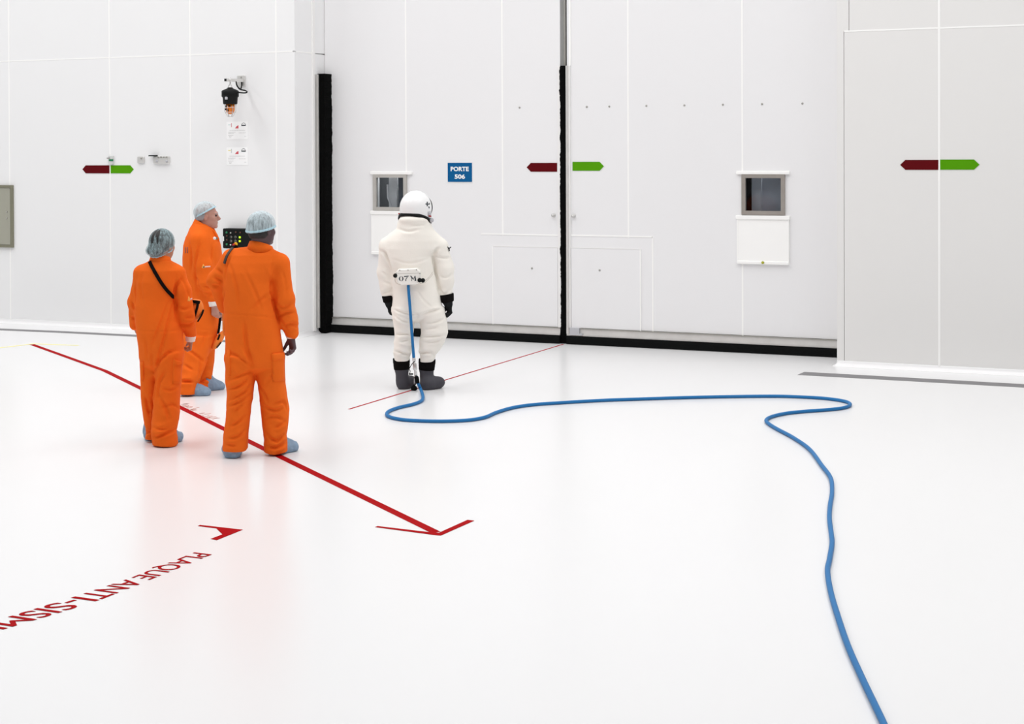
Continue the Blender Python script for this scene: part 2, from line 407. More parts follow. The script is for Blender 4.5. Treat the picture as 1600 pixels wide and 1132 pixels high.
# door jamb brush on the left
YJ = float(SD(497.5, 300, XL+.01)[1])
zj = px_z(508, 115, YJ)
jb = brush('trim_2', XL+.002, px_x(517.5, 300, YD), .004, zj, YJ, YD+.028, .006, None, left=False, right=True)
tag(jb, 'thick black brush seal at the left edge of the door', **struct)
yj0 = float(SD(492, 300, XL+.015)[1])
MB().box((XL, yj0, .07), (XL+.012, YJ-.001, zj-.01)).box((XL+.012, yj0, .07), (XL+.022, yj0+.018, zj-.01)).box((XL+.012, YJ-.022, .07), (XL+.026, YJ-.001, zj-.01)).build('trim_3', M_ALU)
tag(bpy.data.objects['trim_3'], 'aluminium channel holding the black door brush', **struct)
# access hatches in the lower corners by the meeting edge
def hatch(d, xo, xi, xe, zo, zi, left):
    # raised outer line, recessed inner leaf line
    a, b = min(xo, xe), max(xo, xe)
    MB().box((a, YF-.004, zo-.008), (b, YF+.005, zo+.008)).build('hatch_trim', M_SEAL, d)
    if not left: MB().box((xo-.008, YF-.004, ZB), (xo+.008, YF+.005, zo)).build('hatch_trim', M_SEAL, d)
    a, b = min(xi, xe), max(xi, xe)
    MB().box((a+.006, YF-.010, ZB+.004), (b, YF+.005, zi-.004)).build('hatch_panel', M_DOORP, d)
    MB().box((xi-.006, YF-.013, ZB), (xi+.006, YF+.005, zi)).build('hatch_trim', M_SEAL, d)
    MB().box((a, YF-.012, zi-.003), (b, YF+.005, zi+.003)).build('hatch_trim', M_TRIM, d)
hatch(d1, px_x(752, 366, YF), px_x(770.5, 450, YF), px_x(871.5, 370, YF), px_z(800, 366.5, YF), px_z(800, 385.5, YF), True)
hatch(d2, px_x(1020, 450, YF), px_x(1001, 450, YF), px_x(892, 370, YF), px_z(950, 369, YF), px_z(950, 388.5, YF), False)
# screws, lock knobs, bracket
for (x, y), d in [((811.9, 168.3), d1), ((917, 167), d2), ((952, 166.5), d2), ((1010, 165.5), d2), ((1069.3, 164.7), d2), ((1129.5, 163.7), d2), ((1190.7, 162.7), d2), ((1253.8, 161.8), d2), ((831.2, 419.5), d1), ((937, 422.5), d2)]:
    c = WL(x, y, YF-(.0102 if y > 400 else 0)); MB().lathe(c, [(.012, -.001), (.012, .004), (.007, .008)], axis=(0, -1, 0), n=10).build('screw', M_ALUD, d)
for (x, y), d in (((865.8, 336.5), d1), ((897, 337.5), d2)):
    c = WL(x, y, YF); k = MB().lathe(c, [(.022, -.001), (.022, .012), (.014, .018), (.014, .04), (.018, .05)], axis=(0, -1, 0), n=14).build('lock_knob', M_ALU, d)
a = WL(892.5, 523, YF); b = WL(907, 512.5, YF)
MB().box((a[0], YF-.05, a[2]), (b[0], YF, b[2])).box((b[0], YF-.05, a[2]), (b[0]+.04, YF, a[2]+.02)).build('guide_bracket', M_GREYOBJ, d2)

# windows in the door leaves
def window(name, W, label, cols, fm):
    x0, x1, z0, z1 = W; t = .045
    o = MB()
    for r in minus(W, inset(W, t)): o.box((r[0], YF-.025, r[2]), (r[1], YF+.02, r[3]))
    w = o.build(name, fm); tag(w, label, **struct)
    i = inset(W, t-.004)
    MB().box((i[0], YF+.004, i[2]), (i[1], YF+.010, i[3])).build('pane', M_GLASS, w)
    # dim corridor behind the pane
    r = MB(); j = inset(W, .016); D = .62
    for q in ((j[0]-.35, j[0]-.33, j[2]-.3, j[3]+.3), (j[1]+.33, j[1]+.35, j[2]-.3, j[3]+.3)): r.box((q[0], YF+.13, q[2]), (q[1], YF+D, q[3]))
    for zz in (j[2]-.32, j[3]+.3): r.box((j[0]-.35, YF+.13, zz), (j[1]+.35, YF+D, zz+.02))
    r.box((j[0]-.35, YF+D, j[2]-.32), (j[1]+.35, YF+D+.02, j[3]+.32))
    r.build('corridor', M_ROOM, w)
    for (u0, u1, y0, y1, v0, v1, m) in cols:
        a = j[0]+(j[1]-j[0])*u0; b = j[0]+(j[1]-j[0])*u1; c = j[2]+(j[3]-j[2])*v0; e = j[2]+(j[3]-j[2])*v1
        MB().box((a, YF+y0, c), (b, YF+y1, e)).build('post_or_dark_strip', m, w)
    lp = bpy.data.lights.new('corridor_fill_light', 'AREA'); lp.size = .3; lp.size_y = .2; lp.shape = 'RECTANGLE'; lp.energy = 11.0 if '2' in name else 6.5  # added fill light, no visible fixture, brightens what stands behind the pane
    lo_ = bpy.data.objects.new('corridor_fill_light', lp); COL.objects.link(lo_); lo_.location = ((j[0]+j[1])/2, YF+.33, j[3]+.27); lo_.rotation_euler = (math.radians(-18), 0, 0); lo_.parent = w
    return w, j
w1, j1 = window('window_1', W1, 'small grey framed window in the left door leaf', [(.25, .50, .16, .2, -.4, 1.4, M_BLIND), (.57, 1.2, .16, .22, -.4, 1.4, mat('slate_grey', (.13, .14, .16), rough=.6))], mat('grey_window_frame', (.50, .48, .45), rough=.5, metal=.3, var=.1, scale=12))
w2, j2 = window('window_2', W2, 'small brown framed window in the right door leaf', [(-.5, .10, .14, .18, -.4, 1.4, M_VOID), (.12, .36, .15, .19, -.4, 1.4, mat('mid_grey', (.62, .63, .66), rough=.6)), (.375, 1.3, .15, .18, -.4, 1.4, mat('blue_grey', (.50, .51, .55), rough=.6, var=.2, scale=3))], M_FRAME)  # first strip is near-black: the unlit depth behind the pane put into colour
# folded polythene strip leaning behind the left pane
def jp(j, u, v, y): return (j[0]+(j[1]-j[0])*u, YF+y, j[2]+(j[3]-j[2])*v)
MB().prism([jp(j1, .19, .72, .15), jp(j1, .24, .72, .15), jp(j1, .25, .35, .15), jp(j1, .37, .03, .15), jp(j1, .33, .03, .15), jp(j1, .20, .33, .15)], (0, .006, 0)).build('polythene_strip', M_PAPER, w1)

def blind(W, px_top, px_bot, label, knob=False, group=None):
    e = empty('window_blind', (float((W[0]+W[1])/2), YF, float(W[2]-.5)))
    x0, x1 = px_top[0], px_top[1]
    a = WL(px_top[0], px_top[2], YF-.03); b = WL(px_top[1], px_top[3], YF-.03)
    MB().bevbox((a[0], YF-.03, b[2]), (b[0], YF-.0005, a[2]), .006).build('top_rail', M_BLIND, e)
    c = WL(px_bot[0], px_bot[2], YF-.03); d = WL(px_bot[1], px_bot[3], YF-.03)
    hgt = c[2]-d[2]
    MB().bevbox((c[0]-.012, YF-.034, c[2]-.045), (d[0]+.012, YF-.0005, c[2]), .006).build('roller_case', M_BLIND, e)
    MB().box((c[0]+.012, YF-.022, d[2]+.03), (d[0]-.012, YF-.0005, c[2]-.04)).build('cloth', M_BLIND, e)
    MB().bevbox((c[0], YF-.034, d[2]), (d[0], YF-.0005, d[2]+.035), .006).build('bottom_bar', M_BLIND, e)
    for s in (c[0], d[0]-.014): MB().box((s, YF-.026, d[2]+.03), (s+.014, YF-.0005, c[2]-.04)).build('side_guide', M_BLIND, e)
    if knob: MB().lathe(WL(1192, 410.5, YF-.034), [(.016, -.001), (.016, .012), (.01, .018)], axis=(0, -1, 0), n=12).build('latch', mat('olive_latch', srgb('A8A820'), rough=.4), e)
    tag(e, label, 'blind'); return e
blind(W1, (578, 643, 272.8, 268), (579.5, 640, 329.5, 399), 'white rolled window cover behind the astronaut helmet')
blind(W2, (1150, 1233.5, 272.6, 267.6), (1151, 1232.5, 336.5, 414.5), 'white window cover with yellow latch on the right door leaf', True)

# ------------------------------------------------------------------ signs and arrows
o = empty('door_sign', tuple(WL(719, 268.5, YF)))
a = WL(700, 284.3, YF); b = WL(737.7, 254.6, YF)
MB().box((a[0], YF-.008, a[2]), (b[0], YF-.0003, b[2])).build('plate', M_BLUE, o)
MB().box((a[0]-.007, YF-.004, a[2]-.007), (b[0]+.007, YF-.0002, b[2]+.007)).build('border', M_WHITEPR, o)
hh = b[2]-a[2]; ww = b[0]-a[0]
text_obj('lettering', 'PORTE', M_WHITEPR, o, (a[0]+ww*.125, YF-.008, a[2]+hh*.56), (1, 0, 0), (0, 0, 1), ww*.75, hh*.24, (0, -1, 0), bold=.035)
text_obj('lettering', '506', M_WHITEPR, o, (a[0]+ww*.29, YF-.008, a[2]+hh*.16), (1, 0, 0), (0, 0, 1), ww*.43, hh*.24, (0, -1, 0), bold=.035)
tag(o, 'blue door sign reading PORTE 506 right of the left window', 'sign')

def arrow(px0, px1, py0, py1, tipleft, m, Y, label):
    """six cornered arrow plate: px0 px1 outer ends, the tip takes six pixels"""
    z0 = px_z((px0+px1)/2, py1, Y); z1 = px_z((px0+px1)/2, py0, Y); x0 = px_x(px0, (py0+py1)/2, Y); x1 = px_x(px1, (py0+py1)/2, Y)
    t = .52*(z1-z0); zm = (z0+z1)/2
    if tipleft: pts = [(x0, zm), (x0+t, z0), (x1, z0), (x1, z1), (x0+t, z1)]
    else: pts = [(x0, z0), (x1-t, z0), (x1, zm), (x1-t, z1), (x0, z1)]
    o = MB().prism([(x, Y-.004, z) for x, z in pts], (0, .0037, 0)).build('arrow_sign', m); tag(o, label, 'arrow sign', 'red and green arrow plates on wall and door'); return o
arrow(129, 171.3, 258.5, 271, True, M_RED, YW, 'dark red arrow pointing left on the left wall')
arrow(173.2, 209, 258.5, 271, False, M_GREEN, YW, 'green arrow pointing right on the left wall')
arrow(823, 870.5, 254.8, 268.5, True, M_RED, YF, 'dark red arrow pointing left beside the door gap')
arrow(894.7, 943.7, 253, 267, False, M_GREEN, YF, 'green arrow pointing right beside the door gap')
arrow(1406.5, 1466.3, 250, 265.5, True, M_RED, YW, 'dark red arrow pointing left on the right wall')
arrow(1469, 1530.5, 249.5, 265.3, False, M_GREEN, YW, 'green arrow pointing right on the right wall')

# ------------------------------------------------------------------ floor markings
def flat(name, polys, m, label, z=.0015):
    mb = MB()
    for p in polys: mb.prism([(*FL(x, y)[:2], .0004) for x, y in p], (0, 0, z))
    o = mb.build(name, m); tag(o, label, 'floor marking'); return o
def band(pts, w):
    """strip of even width on the floor along pixel points, as quads"""
    P = np.array([FL(*q)[:2] for q in pts]); out = []
    T = np.gradient(P, axis=0); T /= np.linalg.norm(T, axis=1)[:, None]; Nn = np.stack([-T[:, 1], T[:, 0]], 1)
    return P-Nn*w/2, P+Nn*w/2
def strip(name, pts, w, m, label, z=.0015):
    A, B = band(pts, w); mb = MB(); vs = []; fs = []
    for a, b in zip(A, B): vs += [(*a, .0004), (*b, .0004), (*b, z), (*a, z)]
    n = len(A)
    for i in range(n-1):
        for k in range(4): fs.append((i*4+k, i*4+(k+1) % 4, i*4+4+(k+1) % 4, i*4+4+k))
    fs += [(0, 1, 2, 3), tuple((n-1)*4+k for k in range(4))]
    o = mb.add(vs, fs).build(name, m); tag(o, label, 'floor marking'); return o
e = empty('floor_arrow_line', tuple(FL(688, 836)))
def part_strip(parent, name, pts, w, m, z=.0015):
    o = strip(name, pts, w, m, 'x', z); 
    for k in ('label', 'category'): del o[k]
    o.parent = parent; o.matrix_parent_inverse = (Matrix.Translation(parent.location) @ parent.rotation_euler.to_matrix().to_4x4()).inverted(); return o
part_strip(e, 'shaft', [(50, 538.6), (108, 559.5), (164, 579.8), (220, 607.2), (300, 646), (413, 702), (560, 773.5), (681, 832.5)], .062, M_LINE)
MB().prism([(*FL(x, y)[:2], .0005) for x, y in [(586, 824.4), (590, 822.9), (671, 832.4), (686, 833.2), (730.6, 813.1), (741, 814.4), (688.8, 837.6), (682, 837.2)]], (0, 0, .0016)).build('arrow_head', M_LINE, e)
tag(e, 'long red floor line ending in an open arrowhead', 'floor marking')
strip('floor_line', [(880, 538.3), (545, 640)], .022, M_THIN, 'thin straight red floor line running from the door gap')
strip('floor_line', [(-8, 544.6), (25, 541), (51, 537.6), (85, 538.8), (123, 540.2)], .05, M_YEL, 'pale yellow floor line bent at the red line start')
strip('floor_tape', [(-30, 513.8), (100, 519.3), (215, 525.2), (352, 533.5), (400, 536.5)], .17, M_GREYT, 'grey floor tape along the foot of the left wall')
flat('floor_tape', [[(1246, 586.3), (1257, 581.6), (1600, 600.8), (2100, 631.5), (2100, 637.5), (1600, 606)]], M_GREYT, 'grey floor tape along the foot of the right wall')
flat('floor_arrow', [[(309, 822.7), (312.3, 821), (379.4, 828.5), (338.8, 844.8), (328.9, 843), (347.6, 835.8), (338, 826.4)]], M_LINE, 'solid red arrowhead beside the red floor lettering')
# letters: tops towards the right wall, reading towards the viewer; the first word is smaller than the second
def floor_word(body, marks, e):
    """marks: (letter index, floor y where that letter starts, x of its top, letter height)"""
    v, f = text_mesh(body)
    def start(n): return (text_mesh(body[:n]+'I')[0][:, 0].max()-text_mesh('I')[0][:, 0].max()) if n else 0.0
    t = [start(m[0]) for m in marks]; cap = text_mesh('I')[0][:, 1].max()
    k = (marks[-1][1]-marks[-2][1])/(t[-1]-t[-2]); k2 = (marks[-1][2]-marks[-2][2])/(t[-1]-t[-2])
    t.append(t[-1]+6); ys = [m[1] for m in marks]; xs_ = [m[2] for m in marks]; hs_ = [m[3] for m in marks]
    ys.append(ys[-1]+6*k); xs_.append(xs_[-1]+6*k2); hs_.append(hs_[-1])
    mb = MB()
    for n, dx in enumerate((0, -.014, .014)):
        P = []
        for q in v:
            u = q[0]+dx; P.append((np.interp(u, t, xs_)-np.interp(u, t, hs_)*(1-q[1]/cap), np.interp(u, t, ys), .0012+.0003*n))
        mb.add(P, f)
    return mb.build('word', M_LINE, e)
e = empty('floor_lettering', (-5.2, 6.3, 0))
floor_word('PLAQUE', [(0, 7.345, -5.119, .117), (5, 6.842, -5.117, .117)], e)
floor_word('ANTI-SISMIQUE', [(0, 6.725, -5.112, .125), (3, 6.378, -5.117, .155), (6, 6.140, -5.152, .157), (8, 5.990, -5.181, .153)], e)
tag(e, 'red painted words PLAQUE ANTI-SISMIQUE on the floor', 'floor lettering')
# small worn caption above the red line (too worn to read)
mbw = MB(); rnd = random.Random(11)
A0 = FL(281, 631.5)[:2]; B0 = FL(334, 656)[:2]; dv = B0-A0; Lw = np.linalg.norm(dv); dv /= Lw; nv = np.array([-dv[1], dv[0]])
ncell = 13
for i in range(ncell):
    if i in (6, 7): continue
    c = A0+dv*Lw*(i+.5)/ncell
    for k in range(3):
        a = c+dv*rnd.uniform(-.4, .4)*Lw/ncell+nv*rnd.uniform(-.04, .03); b = a+dv*rnd.uniform(-.03, .03)+nv*rnd.choice([.0, .03, .05, .06])
        t = (b-a)/(np.linalg.norm(b-a)+1e-6); pn = np.array([-t[1], t[0]])*.007
        mbw.prism([(*(a-pn), .0004), (*(b-pn), .0004), (*(b+pn), .0004), (*(a+pn), .0004)], (0, 0, .0012))
o = mbw.build('floor_caption', mat('worn_brown_paint', srgb('C89488'), rough=.6, var=.3, scale=20)); tag(o, 'small worn brown caption above the red line between the visitors', 'floor lettering', kind='stuff')

# ------------------------------------------------------------------ fittings on the left wall
def wbox(px0, py0, px1, py1, y0, y1, Y=YW):
    a = WL(px0, py1, Y); b = WL(px1, py0, Y); return (a[0], y0, a[2]), (b[0], y1, b[2])
# grey cabinet at the left edge
e = empty('wall_cabinet', tuple(WL(0, 385, YW)))
a, b = wbox(-36, 289.5, 21.5, 385.5, YW-.03, YW-.0005)
fr = MB()
R = (a[0], b[0], a[2], b[2])
for r in minus(R, inset(R, .035)): fr.box((r[0], YW-.03, r[2]), (r[1], YW-.0005, r[3]))
fr.build('frame', M_CABD, e)
MB().box((a[0]+.037, YW-.022, a[2]+.037), (b[0]-.045, YW-.0005, b[2]-.037)).build('door', M_CAB, e)
for zz in (341, 331):
    MB().lathe(WL(11, zz, YW-.022), [(.008, -.001), (.008, .014), (.005, .018)], axis=(0, -1, 0), n=10).build('lock', M_STEEL, e)
tag(e, 'flush grey metal wall cabinet cut by the left picture edge', 'cabinet')
# three small outlets
e = empty('wall_outlet', tuple(WL(174, 255, YW)))
a, b = wbox(171, 243.5, 178.2, 257, YW-.03, YW-.0005); MB().bevbox(a, b, .006).build('housing', mat('pale_grey_plastic', (.62, .63, .62), rough=.5), e)
a, b = wbox(172.8, 249, 179.3, 252, YW-.034, YW-.029); MB().box(a, b).build('green_tab', M_GREENB, e)
a, b = wbox(169.5, 246.5, 174, 248, YW-.036, YW-.029); MB().box(a, b).build('lever', M_ALUD, e)
tag(e, 'tiny grey outlet with a green tab above the green arrow', 'outlet')
e = empty('wall_outlet', tuple(WL(220, 255, YW)))
a, b = wbox(216, 244.6, 226.3, 255, YW-.025, YW-.0005); MB().bevbox(a, b, .006).build('plate', M_ALU, e)
MB().lathe(WL(221, 247.5, YW-.025), [(.012, -.001), (.012, .008), (.006, .01)], axis=(0, -1, 0), n=10).build('screw', M_ALUD, e)
tag(e, 'small square metal outlet plate between two other outlets', 'outlet')
e = empty('wall_outlet', tuple(WL(253, 256, YW)))
a, b = wbox(241.8, 244.2, 265.8, 255.8, YW-.035, YW-.0005); MB().bevbox(a, b, .006).build('plate', M_ALU, e)
a, b = wbox(236.5, 242.6, 248, 244.4, YW-.06, YW-.02); MB().box(a, b).build('lever', M_BLACK, e)
for k in range(4):
    a, b = wbox(249+k*4.2, 244.6, 251.4+k*4.2, 247, YW-.04, YW-.03); MB().box(a, b).build('terminal', M_ALUD, e)
for (x, y) in ((245.5, 251.5), (260.5, 252)): MB().lathe(WL(x, y, YW-.035), [(.016, -.001), (.016, .008), (.008, .012)], axis=(0, -1, 0), n=10).build('socket', M_GREYOBJ, e)
tag(e, 'wide metal outlet plate with a black lever', 'outlet')
# paper notices
def notice(px0, py0, px1, py1, label, ycol):
    e = empty('wall_notice', tuple(WL((px0+px1)/2, py1, YW)))
    a, b = wbox(px0, py0, px1, py1, YW-.003, YW-.0004); MB().box(a, b).build('sheet', M_PAPER, e)
    w = b[0]-a[0]; h = b[2]-a[2]; Y = YW-.003
    def P(u, v): return (a[0]+u*w, Y-.0012, b[2]-v*h)
    MB().prism([P(.40, .38), P(.56, .38), P(.56, .20), P(.47, .26)], (0, .001, 0)).build('red_emblem', M_INKR, e)
    arc = [P(.80+.095*math.cos(t), .22-.15*math.sin(t)) for t in np.linspace(.1, math.pi-.1, 12)]
    MB().tube(arc, .0022, n=5).prism([P(.70, .25), P(.90, .25), P(.90, .18), P(.70, .18)], (0, .001, 0)).build('dark_logo', M_INKD, e)
    MB().prism([P(.225, .31), P(.245, .31), P(.245, .08), P(.225, .08)], (0, .001, 0)).build('margin_mark', M_INKR if not ycol else M_INK, e)
    MB().prism([P(.08, .19), P(.2, .19), P(.2, .155), P(.08, .155)], (0, .001, 0)).build('colour_mark', M_INKY if ycol else mat('pale_teal_ink', srgb('BCD8D4'), rough=.7), e)
    tl = MB(); tr = random.Random(5 if ycol else 9)
    for v, u0, u1 in ((.49, .14, .86), (.60, .08, .42), (.66, .08, .34), (.77, .08, .32), (.83, .12, .24), (.90, .13, .22), (.64, .58, .9), (.83, .84, .92)):
        u = u0
        while u < u1:
            g = tr.uniform(.015, .05); tl.prism([P(u, v+.009), P(min(u+g, u1), v+.009), P(min(u+g, u1), v-.009), P(u, v-.009)], (0, .001, 0)); u += g+.012
    tag(tl.build('printed_lines', M_INK, e), kind='stuff')
    tag(e, label, 'notice')
notice(354.3, 190, 387.5, 218, 'white printed notice directly under the amber beacon', False)
notice(354.3, 230.3, 387.5, 258.3, 'white printed notice below the other notice', True)
# warning beacon
e = empty('warning_beacon', tuple(WL(377, 135, YW)))
a, b = wbox(371.7, 118, 383.8, 135.5, YW-.02, YW-.0005); pl = MB().bevbox(a, b, .004).build('wall_plate', M_ALU, e)
for (x, y) in ((377, 121), (378, 132.5)): MB().lathe(WL(x, y, YW-.02), [(.009, -.001), (.009, .008), (.005, .01)], axis=(0, -1, 0), n=8).build('bolt', M_ALUD, pl)
YB = YW-.34                                            # the lamp hangs this far in front of the wall
A = np.array(WL(379, 126, YW-.02)); B = np.array(WL(352.3, 125, YB-.03))
dirn = (B-A)/np.linalg.norm(B-A); up = np.array([0, 0, 1.]); sd = np.cross(dirn, up)
def bar(mb, A, B, w, h):
    d = (B-A)/np.linalg.norm(B-A); s = np.cross(d, [0, 0, 1.]); s /= np.linalg.norm(s)
    u = np.cross(s, d); q = [A+s*w/2+u*h/2, A-s*w/2+u*h/2, A-s*w/2-u*h/2, A+s*w/2-u*h/2]; return mb.prism(q, B-A)
bar(MB(), A, B, .035, .035).build('arm', M_ALU, e)
bar(MB(), B-dirn*.001, B+dirn*.006, .028, .028).build('arm_cap', M_BLACK, e)
hk = np.array(WL(359.5, 123, YB)); s = np.linalg.norm(WL(360, 150, YB)-CAMP)/FPX  # metres per pixel at the lamp
cx, cyy = hk[0], hk[1]
def zz(py): return float(WL(360, py, YB)[2])
MB().tube([(cx, cyy, zz(121.5)), (cx, cyy, zz(131))], .009).build('hook_bolt', M_STEEL, e)
rg = [(cx+.021*math.cos(t), cyy, zz(135.2)+.024*math.sin(t)) for t in np.linspace(0, 2*math.pi, 20)]
MB().tube(rg, .0055, n=8).build('ring', M_STEEL, e)
zt, zm1, zm2, zb = zz(138), zz(142), zz(151), zz(163)
hs = MB().lathe((cx, cyy, 0), [(.03, zt+.01), (.035, zt), (.095, zm1+.005), (.104, zm1-.004), (.104, zm2), (.092, zm2-.012), (.086, zb+.008), (.080, zb)], n=28)
hs = hs.build('housing', M_BLACK, e)
for sg in (-.10, .10): MB().box((cx+sg-.01, cyy-.02, zm1-.03), (cx+sg+.01, cyy+.02, zm2)).build('clamp', M_BLACK, hs)
q = WL(353, 153.5, YB-.1); MB().bevbox((q[0]-.014, YB-.105, q[2]-.016), (q[0]+.018, YB-.085, q[2]+.018), .004).build('label_tag', M_GREYOBJ, hs)
zl = zz(178.3)
MB().lathe((cx, cyy, 0), [(.055, zb+.002), (.055, zz(172)), (.046, zz(176)), (.022, zl), (.004, zl-.003)], n=24).build('amber_lens', M_AMBER, e)
rs = random.Random(2)
for (dx, dz) in ((-.022, zz(166.2)), (.024, zz(165.6)), (-.03, zz(171)), (.0, zz(172.5))):
    MB().box((cx+dx-.012, cyy-.0555, dz-.010), (cx+dx+.012, cyy-.044, dz+.010)).build('reflector', M_BLACK, e)
cg = []
zc = zz(182.3)
for k in range(6):
    an = k*math.pi/3-math.pi/2; c_, s_ = math.cos(an), math.sin(an)
    g = MB().tube([(cx+.066*c_, cyy+.066*s_, zb), (cx+.066*c_, cyy+.066*s_, zz(174.5)), (cx+.030*c_, cyy+.030*s_, zc)], .0034, n=6).build('cage_bar', M_STEEL, e)
for r_, z_ in ((.066, zz(168.5)), (.060, zz(175.5)), (.03, zc)):
    MB().tube([(cx+r_*math.cos(t), cyy+r_*math.sin(t), z_) for t in np.linspace(0, 2*math.pi, 25)], .003, n=6).build('cage_ring', M_STEEL, e)
cb = smooth_path([WL(377.5, 128.5, YW-.03), WL(377.5, 135, YW-.06), WL(375, 139.5, YW-.14), WL(370.5, 134, YW-.2), WL(369, 128, YW-.2), WL(370.5, 134.5, YW-.21), WL(376, 139.8, YW-.2), WL(383, 141.5, YW-.18), WL(386, 143.8, YW-.2), WL(382, 145.3, YW-.24), (cx+.1, cyy+.0, zz(144.5))], 8)
MB().tube(cb, .0085, n=8).build('cable', M_BLACK, e)
tag(e, 'amber caged warning beacon with black housing hung from a wall bracket', 'beacon')
# control box
e = empty('control_box', tuple(WL(370, 388.5, YW)))
YP = YW-.12
a, b = wbox(347.8, 358, 391.6, 388.3, YP, YW-.0005, YP); MB().bevbox(a, b, .01).build('case', M_BLACK, e)
def but(px, py, r, m, name, h=.012, ring=False, par=e):
    c = WL(px, py, YP)
    if ring:
        t = [(c[0]+r*math.cos(k), YP-.004, c[2]+r*math.sin(k)) for k in np.linspace(0, 2*math.pi, 17)]
        o = MB().tube(t, .0028, n=6).build(name, M_GREYB, par)
        MB().lathe(c, [(r-.003, -.001), (r-.003, .010), (r*.5, .013)], axis=(0, -1, 0), n=14).build('push_cap', M_BLACK, o); return o
    return MB().lathe(c, [(r, -.001), (r, h), (r*.7, h+.005)], axis=(0, -1, 0), n=14).build(name, m, par)
for x, y in ((361.2, 370.6), (368, 370.6), (361.2, 376.8), (368, 376.8)): but(x, y, .012, None, 'ring_button', ring=True)
for x, y in ((354.6, 363.5), (354.8, 382)): but(x, y, .013, M_GREENB, 'green_button')
for x, y in ((355, 368.8), (355, 375), (369, 363), (376, 363.5)): but(x, y, .010, M_BROWNB, 'dim_button')
but(361, 364.2, .010, M_GREYB, 'dim_button')
for x, y in ((375, 371), (375, 377)): 
    c = WL(x, y, YP); MB().box((c[0]-.011, YP-.008, c[2]-.011), (c[0]+.011, YP+.001, c[2]+.011)).build('lit_button', M_LIME, e)
s_ = but(368.7, 382, .027, M_YELB, 'stop_collar', h=.008)
c = WL(367.5, 382.8, YP); MB().lathe(c, [(.012, .006), (.012, .02), (.018, .024), (.018, .036), (.010, .042)], axis=(0, -1, 0), n=16).build('stop_button', M_REDB, s_)
but(360.8, 382.8, .008, M_WHITEPR, 'white_button')
a, b = wbox(348.7, 369.6, 350, 376.8, YP-.0015, YP, YP); MB().box(a, b).build('side_label', M_WHITEPR, e)
tag(e, 'black wall control box with buttons behind the tallest visitor', 'control box')

# ------------------------------------------------------------------ smooth solid modelling for bodies and cloth
RH = np.array([math.cos(YAW), math.sin(YAW), 0.]); FH = np.array([-math.sin(YAW), math.cos(YAW), 0.])
def vlen(a): return np.sqrt((a*a).sum(-1))
class Prim:
    k = .02; op = 'u'
class Cone(Prim):            # round cone
    def __init__(s, a, b, ra, rb, k=.02, op='u'):
        s.a = np.array(a, float); s.b = np.array(b, float); s.ra = ra; s.rb = rb; s.k = k; s.op = op
        r = max(ra, rb); s.lo = np.minimum(s.a, s.b)-r; s.hi = np.maximum(s.a, s.b)+r
    def d(s, P):
        ba = s.b-s.a; pa = P-s.a; t = np.clip((pa@ba)/max(ba@ba, 1e-9), 0, 1)
        return vlen(pa-t[:, None]*ba)-(s.ra+(s.rb-s.ra)*t)
class Ell(Prim):             # ellipsoid on three axes
    def __init__(s, c, r, ax=None, k=.02, op='u'):
        s.c = np.array(c, float); s.r = np.array(r, float); s.ax = np.eye(3) if ax is None else np.array(ax, float); s.k = k; s.op = op
        m = np.sqrt(((s.ax*s.r[:, None])**2).sum(0)); s.lo = s.c-m; s.hi = s.c+m
    def d(s, P):
        q = (P-s.c)@s.ax.T; k0 = vlen(q/s.r); k1 = vlen(q/(s.r*s.r))
        return k0*(k0-1)/np.maximum(k1, 1e-6)
class Loft(Prim):            # stack of level elliptic sections
    def __init__(s, sec, k=.02, op='u', e=2.3):
        sec = sorted(sec, key=lambda q: q[2]); s.S = np.array(sec, float); s.k = k; s.op = op; s.e = e
        z = s.S[:, 2]
        s.lo = np.array([(s.S[:, 0]-s.S[:, 3]).min(), (s.S[:, 1]-s.S[:, 4]).min(), z.min()]); s.hi = np.array([(s.S[:, 0]+s.S[:, 3]).max(), (s.S[:, 1]+s.S[:, 4]).max(), z.max()])
    def d(s, P):
        z = s.S[:, 2]; zz = P[:, 2]; I = lambda i: np.interp(zz, z, s.S[:, i])
        cx, cy, rx, ry = I(0), I(1), I(3), I(4)
        kk = (np.abs((P[:, 0]-cx)/rx)**s.e+np.abs((P[:, 1]-cy)/ry)**s.e)**(1/s.e)
        d2 = (kk-1)*np.minimum(rx, ry); dz = np.maximum(z[0]-zz, zz-z[-1])
        return np.minimum(np.maximum(d2, dz), 0)+np.sqrt(np.maximum(d2, 0)**2+np.maximum(dz, 0)**2)
def _hash(i, j, k):
    n = (i*73856093) ^ (j*19349663) ^ (k*83492791); n = (n ^ (n >> 13))*1274126177; return ((n ^ (n >> 16)) & 0xffff)/65535.0
def vnoise(q):
    f = np.floor(q); t = q-f; i = f.astype(np.int64); t = t*t*(3-2*t); out = 0
    for a in (0, 1):
        for b in (0, 1):
            for c in (0, 1):
                out = out+_hash(i[:, 0]+a, i[:, 1]+b, i[:, 2]+c)*np.where(a, t[:, 0], 1-t[:, 0])*np.where(b, t[:, 1], 1-t[:, 1])*np.where(c, t[:, 2], 1-t[:, 2])
    return out
